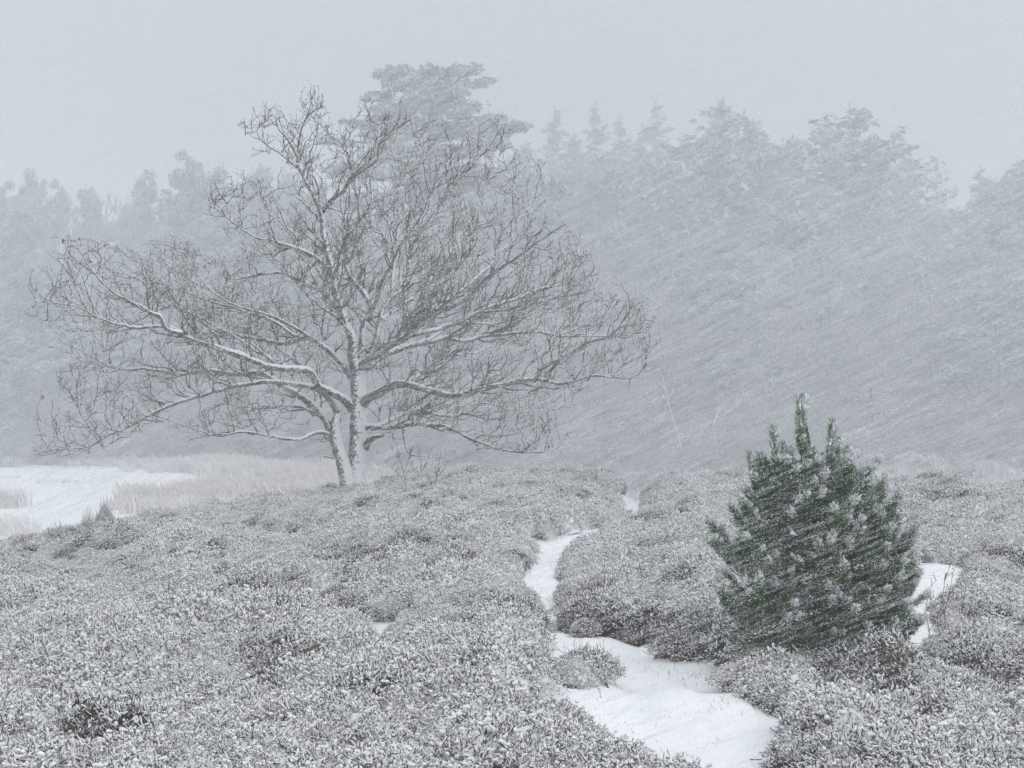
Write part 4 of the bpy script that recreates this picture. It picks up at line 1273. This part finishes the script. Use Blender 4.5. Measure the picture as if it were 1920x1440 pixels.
# ---- thin white plastered birches in front of the wood
def thin_tree(name, lines, d, mat, label, cat, group, w0=2.2, twigs=0):
    x0, y0 = lines[0][0]
    bx_ = (x0 - 960) / F * d; bz_ = float(ground(bx_, d))
    root = empty(name, (bx_, d, bz_)); tag(root, label, cat, group)
    r_ = np.random.default_rng(int(x0 * 7 + y0))
    for i, ln in enumerate(lines):
        P_ = [np.array([(a - 960) / F * d - bx_, 0, -(b - 720) / F * d - bz_]) for a, b in ln]
        if i == 0: P_ = [np.array([0, 0, -.1])] + [p for p in P_ if p[2] > .05]
        P_ = resample(P_, .05 if d < 50 else .4)
        P_[:, 1] += np.linspace(0, r_.normal(0, .12 if d < 50 else .8), len(P_)) if i else 0
        P_ += np.cumsum(r_.normal(0, .0025 if d < 50 else .02, P_.shape), 0)
        R_ = np.linspace(w0, w0 * .35, len(P_)) * .5 * d / F * (1 if i == 0 else .7)
        m_ = MB(); v, q, cap = limb_tube(P_, R_, 6); m_.add(v, q, 0)
        if twigs:
            st = []
            for _ in range(twigs):
                k = r_.integers(len(P_) // 4, len(P_)); dd = norm(np.array([r_.normal(0, .6), r_.normal(0, .6), 1.0])); ll = r_.uniform(.3, 1) * twigs * .012 * (d / 13) ** .6
                e = P_[k] + dd * ll; st.append([P_[k], (P_[k] + e) / 2 + r_.normal(0, .01, 3), e])
            v, q = tubes(np.array(st), np.tile([.42, .33, .22], (len(st), 1)) * w0 * d / F, 3); m_.add(v, q, 0)
        m_.build('trunk' if i == 0 else 'branch', [mat], root)
    return root
thin_tree('birch_tree', [[(1278, 850), (1268, 800), (1258, 762), (1248, 720), (1238, 690)], [(1262, 778), (1285, 765), (1310, 765), (1325, 772)], [(1255, 750), (1262, 725), (1258, 705)], [(1252, 735), (1240, 720), (1225, 712)]], 104, M_birch, 'thin pale birch plastered white, leaning in front of the forest right of the oak', 'tree', None, 3.4, 3)
thin_tree('birch_tree', [[(1345, 860), (1340, 800), (1348, 740), (1335, 690)], [(1342, 780), (1360, 750)]], 112, M_birch, 'very faint thin birch between the leaning birch and the young pine', 'tree', None, 2.2, 3)
thin_tree('birch_tree', [[(497, 905), (502, 868), (512, 850), (524, 842), (530, 846)], [(500, 870), (492, 856), (486, 840)]], 96, M_birch, 'short white bent birch stem among the reeds left of the oak trunk', 'tree', None, 3.0, 2)
thin_tree('birch_tree', [[(540, 905), (543, 875), (545, 850)], [(543, 880), (536, 862)]], 98, M_birch, 'short straight white birch stem just left of the oak trunk', 'tree', None, 2.4, 2)
thin_tree('birch_tree', [[(470, 900), (468, 878), (460, 868), (452, 864)]], 97, M_birch, 'short white stem curving left among the reeds across the pond', 'tree', None, 2.2, 2)
thin_tree('birch_tree', [[(700, 905), (720, 860), (738, 830), (752, 812)], [(722, 858), (745, 850), (770, 846)]], 92, M_birch, 'white leaning birch stem low behind the oak, right of its trunk', 'tree', None, 2.6, 2)

# ---- reddish birch saplings
sap_grp = 'reddish birch saplings growing out of the heather'
thin_tree('birch_sapling', [[(762, 945), (760, 905), (752, 870), (744, 838), (735, 822)], [(760, 905), (742, 885), (724, 868), (712, 850)], [(756, 885), (768, 862), (772, 845)], [(761, 915), (735, 900), (715, 892)], [(750, 862), (738, 852), (730, 838)]], 33.5, M_sapling, 'reddish bare sapling beside the oak, leftmost of its small cluster', 'sapling', sap_grp, 1.8, 9)
thin_tree('birch_sapling', [[(790, 945), (792, 905), (788, 870), (782, 835)], [(791, 900), (778, 880), (770, 868)], [(790, 885), (803, 865), (808, 845)], [(791, 915), (770, 900)], [(792, 912), (812, 898), (822, 882)]], 33.8, M_sapling, 'reddish bare sapling beside the oak in the middle of its small cluster', 'sapling', sap_grp, 1.8, 9)
thin_tree('birch_sapling', [[(808, 945), (815, 905), (822, 870), (826, 842)], [(816, 900), (832, 880), (838, 866)], [(813, 912), (800, 895)]], 33.3, M_sapling, 'reddish bare sapling beside the oak, rightmost of its small cluster', 'sapling', sap_grp, 1.7, 9)
thin_tree('birch_sapling', [[(1775, 1240), (1773, 1190), (1768, 1130), (1772, 1075), (1780, 1060)], [(1772, 1180), (1760, 1140), (1752, 1110)], [(1770, 1150), (1782, 1110), (1792, 1070)]], 13.2, M_sapling, 'thin reddish sapling right of the young pine with a bent stem tip', 'sapling', sap_grp, 2.4, 8)
thin_tree('birch_sapling', [[(1800, 1235), (1806, 1180), (1802, 1130), (1810, 1090)], [(1804, 1170), (1816, 1140), (1822, 1105)]], 13.5, M_sapling, 'thin straight reddish sapling farther right of the young pine', 'sapling', sap_grp, 2.2, 8)
thin_tree('birch_sapling', [[(1748, 1245), (1742, 1190), (1735, 1140), (1740, 1095), (1750, 1085)], [(1741, 1185), (1755, 1160), (1762, 1130)]], 12.9, M_sapling, 'thin reddish sapling standing against the snow patch close to the young pine', 'sapling', sap_grp, 2.0, 8)

# ================================================================== reeds
def reed_tuft(seed, mat, H=0.85, n_=70, w=.9):
    r_ = np.random.default_rng(seed)
    b = np.stack([r_.uniform(-w / 2, w / 2, n_), r_.uniform(-w / 2, w / 2, n_), np.zeros(n_)], -1)
    h_ = H * r_.uniform(.55, 1.05, n_)
    bend = np.stack([-.25 * h_ * r_.uniform(.2, 1.2, n_), r_.normal(0, .08, n_), h_], -1)
    Pm = b + bend * .55 + np.stack([.05 * h_, 0 * h_, 0 * h_], -1)
    v, q = tubes(np.stack([b, Pm, b + bend], 1), np.tile([.018, .02, .010], (n_, 1)), 3)
    m_ = MB(); m_.add(v, q, (r_.random(len(q)) < .42).astype(int))
    return m_.mesh('reed_tuft', [mat, M_hsnow])
C_reed = template_coll('reed_templates', [reed_tuft(1 + i, M_reed) for i in range(3)])
M_pgrass = mat_noise('pale_grass_blade', (0.44, 0.42, 0.415), (0.58, 0.56, 0.55), 3, rand=0.5)
C_pgrass = template_coll('pale_grass_templates', [reed_tuft(31 + i, M_pgrass, 0.8) for i in range(3)])
C_reedp = template_coll('pale_reed_templates', [reed_tuft(11 + i, M_reed_p, 0.9) for i in range(3)])
def reed_field(name, poly_px, n_, coll, label, hs=1.0):
    W_ = []
    for a, b in poly_px:
        d = 5.9 * F / (b - 720) if b > 760 else 200
        W_.append(((a - 960) / F * d, d))
    W_ = np.array(W_)
    lo, hi = W_.min(0), W_.max(0)
    p = frng.uniform(lo, hi, (n_ * 6, 2)); p = p[in_poly(p[:, 0], p[:, 1], W_)][:n_]
    z_ = np.maximum(ground(p[:, 0], p[:, 1]), POND_Z - .1)
    p = p + frng.normal(0, 1, p.shape) * [0.7, 2.0]; z_ = np.maximum(ground(p[:, 0], p[:, 1]), POND_Z - .1)
    k = len(p); s = frng.uniform(.6, 1.2, k) * hs * (0.45 + 0.9 * vnoise(p[:, 0], p[:, 1], 5.0, 41)) 
    kp = vnoise(p[:, 0], p[:, 1], 2.5, 42) > .28; p, z_, s = p[kp], z_[kp], s[kp]; k = len(p)
    o = scatter(name, np.c_[p, z_], np.stack([0 * s, 0 * s, frng.uniform(-.6, .6, k)], -1), np.stack([s * 1.2, s * 1.2, s], -1), frng.integers(0, 3, k), coll)
    tag(o, label, kind='stuff')
reed_field('reed_bed', [(245, 945), (300, 932), (380, 915), (470, 900), (700, 890), (760, 930), (720, 1000), (560, 975), (420, 962), (330, 955)], 1500, C_reed, 'pinkish beige reed bed beside the pond left of the oak')
reed_field('far_reeds', [(-450, 868), (0, 867), (240, 874), (360, 884), (480, 896), (700, 890), (1000, 880), (1300, 872), (1300, 850), (900, 852), (500, 852), (-450, 846)], 2600, C_reedp, 'pale beige reeds along the far shore under the forest', 1.0)
reed_field('pale_grass', [(760, 990), (1000, 1010), (1500, 1010), (2100, 1010), (2300, 880), (2300, 858), (1500, 856), (900, 858), (700, 900)], 3000, C_pgrass, 'pale snow dusted grass at the foot of the forest on the right', 1.0)
def reed_clump(name, px_, py_, w, H, label, cat, seed, n_=160):
    d = 6.0 * F / (py_ - 720); x_ = (px_ - 960) / F * d
    root = empty(name, (x_, d, POND_Z)); tag(root, label, cat)
    link('stalks', reed_tuft(seed, M_reed_p, H, n_, w), root)['kind'] = 'stuff'
    # snow banked round its foot
    a = np.linspace(0, 2 * np.pi, 15)[:-1]
    V = [[0, 0, .16]] + [[math.cos(t) * w * .62, math.sin(t) * w * .5, -.02] for t in a]
    me_ = mesh_np('snow_drift', V, [[[0, 1 + i, 1 + (i + 1) % 14] for i in range(14)]], [M_ground], None, True)
    link('snow_drift', me_, root)
reed_clump('reed_clump', 8, 951, 2.3, .95, 'beige reed clump standing in the pond snow at the left edge of the photo', 'reeds', 41, 260)
reed_clump('reed_clump', -60, 953, 3.0, 1.1, 'beige reed clump cut by the left edge of the photo', 'reeds', 45, 260)
reed_clump('grass_tussock', 90, 906, 1.2, .30, 'small dark grass tussock on the frozen pond, left of a pair', 'tussock', 42, 90)
reed_clump('grass_tussock', 132, 907, 0.9, .26, 'small dark grass tussock on the frozen pond, right of a pair', 'tussock', 43, 60)
reed_clump('grass_tussock', 12, 897, 1.6, .2, 'flat low grass tussock on the pond near the left edge', 'tussock', 44, 70)
reed_clump('reed_clump', 20, 1004, 2.4, .8, 'beige reed clump on the near shore behind the left crest', 'reeds', 46, 200)

# ---- grass blades and twigs poking through the path snow
gm = MB()
r = np.random.default_rng(71)
st = []
for px_, py_, k, sx, sy in ((1290, 1272, 90, 60, 10), (1330, 1285, 60, 40, 8), (1240, 1262, 25, 30, 8), (1300, 1335, 24, 60, 20), (1235, 1395, 10, 20, 20), (1330, 1380, 20, 40, 30), (1025, 1095, 14, 16, 10), (1015, 1050, 12, 20, 12), (1180, 1240, 14, 40, 12), (1120, 1300, 14, 40, 10), (1350, 1325, 30, 50, 14)):
    for _ in range(k // 2):
        x_, y_ = px2ground(px_ + r.normal(0, sx), py_ + r.normal(0, sy))
        if y_ > 30: continue
        b = np.array([x_, y_, float(ground(x_, y_)) - .01]); h_ = r.uniform(.015, .065)
        e = b + [r.normal(-.008, .016), r.normal(0, .016), h_]
        st.append([b, (b + e) / 2 + r.normal(0, .006, 3), e])
v, q = tubes(np.array(st), np.tile([.0018, .0016, .0006], (len(st), 1)), 3); gm.add(v, q, r.integers(0, 2, len(q)))
tag(gm.build('grass_blades', [M_grass, M_stem]), 'dry grass blades and heather bits poking through the path snow', kind='stuff')

# ================================================================== falling snow: flakes strung along the gusts
def flake_string(seed, n_, ln, th):
    r_ = np.random.default_rng(seed)
    t = np.sort(r_.uniform(-.5, .5, n_)) * ln
    c = np.stack([t, r_.normal(0, th * 4.2, n_), r_.normal(0, th * 4.2, n_)], -1)
    s = th * r_.uniform(.55, 1.1, n_) * (1 - 1.1 * (np.abs(t) / ln) ** 2)
    o6 = np.array([[3.0, 0, 0], [-3.0, 0, 0], [0, 1, 0], [0, -1, 0], [0, 0, 1], [0, 0, -1]])
    f8 = np.array([[0, 2, 4], [2, 1, 4], [1, 3, 4], [3, 0, 4], [2, 0, 5], [1, 2, 5], [3, 1, 5], [0, 3, 5]])
    V = (c[:, None] + o6[None] * s[:, None, None]).reshape(-1, 3)
    Fq = (f8[None] + (np.arange(n_) * 6)[:, None, None]).reshape(-1, 3)
    return mesh_np('flakes', V, [Fq], [M_flake])
C_fl = template_coll('flake_templates', [flake_string(i, 60, .19, .00086) for i in range(4)] + [flake_string(10 + i, 30, .13, .00078) for i in range(4)])
wv = Vector(WIND)
qw = wv.to_track_quat('X', 'Z').to_euler()
def fly(d0, d1, n_, s0, s1, seed):
    r_ = np.random.default_rng(seed)
    d = (r_.uniform(d0 ** 3, d1 ** 3, n_)) ** (1 / 3)
    x_ = r_.uniform(-.40, .40, n_) * d; z_ = r_.uniform(-.27, .25, n_) * d
    # gusts: the snow thickens and thins across the wind
    w1 = norm(np.cross(WIND, [0, 1, 0])); w2 = np.cross(WIND, w1)
    p = np.stack([x_, d, z_], -1)
    gst = vnoise(p @ w1, p @ WIND * .18 + p @ w2 * .5, 0.55, 31) * .6 + vnoise(p @ w1, p @ WIND * .2, 2.2, 32) * .4
    k = (gst > r_.uniform(.25, .72, n_)) & (z_ > ground(x_, d) + .05)
    p = p[k]; m_ = len(p)
    rot = np.tile(np.array(qw), (m_, 1)) + r_.normal(0, .085, (m_, 3))
    s = r_.uniform(s0, s1, m_)
    return p, rot, np.stack([s * r_.uniform(.5, 1.7, m_), s, s], -1), r_.integers(0, 8, m_)
parts = [fly(4.4, 12, 46000, .6, 1.3, 1), fly(12, 28, 110000, 1.0, 2.1, 2), fly(28, 60, 130000, 1.7, 3.4, 3), fly(45, 120, 210000, 2.6, 5.0, 4)]
o = scatter('falling_snow', *[np.concatenate([p[i] for p in parts]) for i in range(4)], C_fl)
tag(o, 'wind driven snowflakes streaming from upper right to lower left', kind='stuff')

# ================================================================== haze of fine snow in the air
HX, HY0, HY1, HZ0, HZ1 = 760, -660, 760, -7.6, 44
V = [[-HX, HY0, HZ0], [HX, HY0, HZ0], [HX, HY1, HZ0], [-HX, HY1, HZ0], [-HX, HY0, HZ1], [HX, HY0, HZ1], [HX, HY1, HZ1], [-HX, HY1, HZ1]]
Fq = [[0, 3, 2, 1], [4, 5, 6, 7], [0, 1, 5, 4], [1, 2, 6, 5], [2, 3, 7, 6], [3, 0, 4, 7]]
mh = bpy.data.materials.new('snow_haze'); mh.use_nodes = True
t = mh.node_tree; t.nodes.clear()
ou = t.nodes.new('ShaderNodeOutputMaterial'); pv_ = t.nodes.new('ShaderNodeVolumePrincipled')
pv_.inputs['Color'].default_value = (0.865, 0.905, 0.95, 1)
pv_.inputs['Density'].default_value = 0.0049
pv_.inputs['Anisotropy'].default_value = 0.0
t.links.new(pv_.outputs[0], ou.inputs['Volume'])
tag(link('haze', mesh_np('haze', V, [Fq], [mh])), 'pale haze of fine blown snow filling the air', kind='stuff')
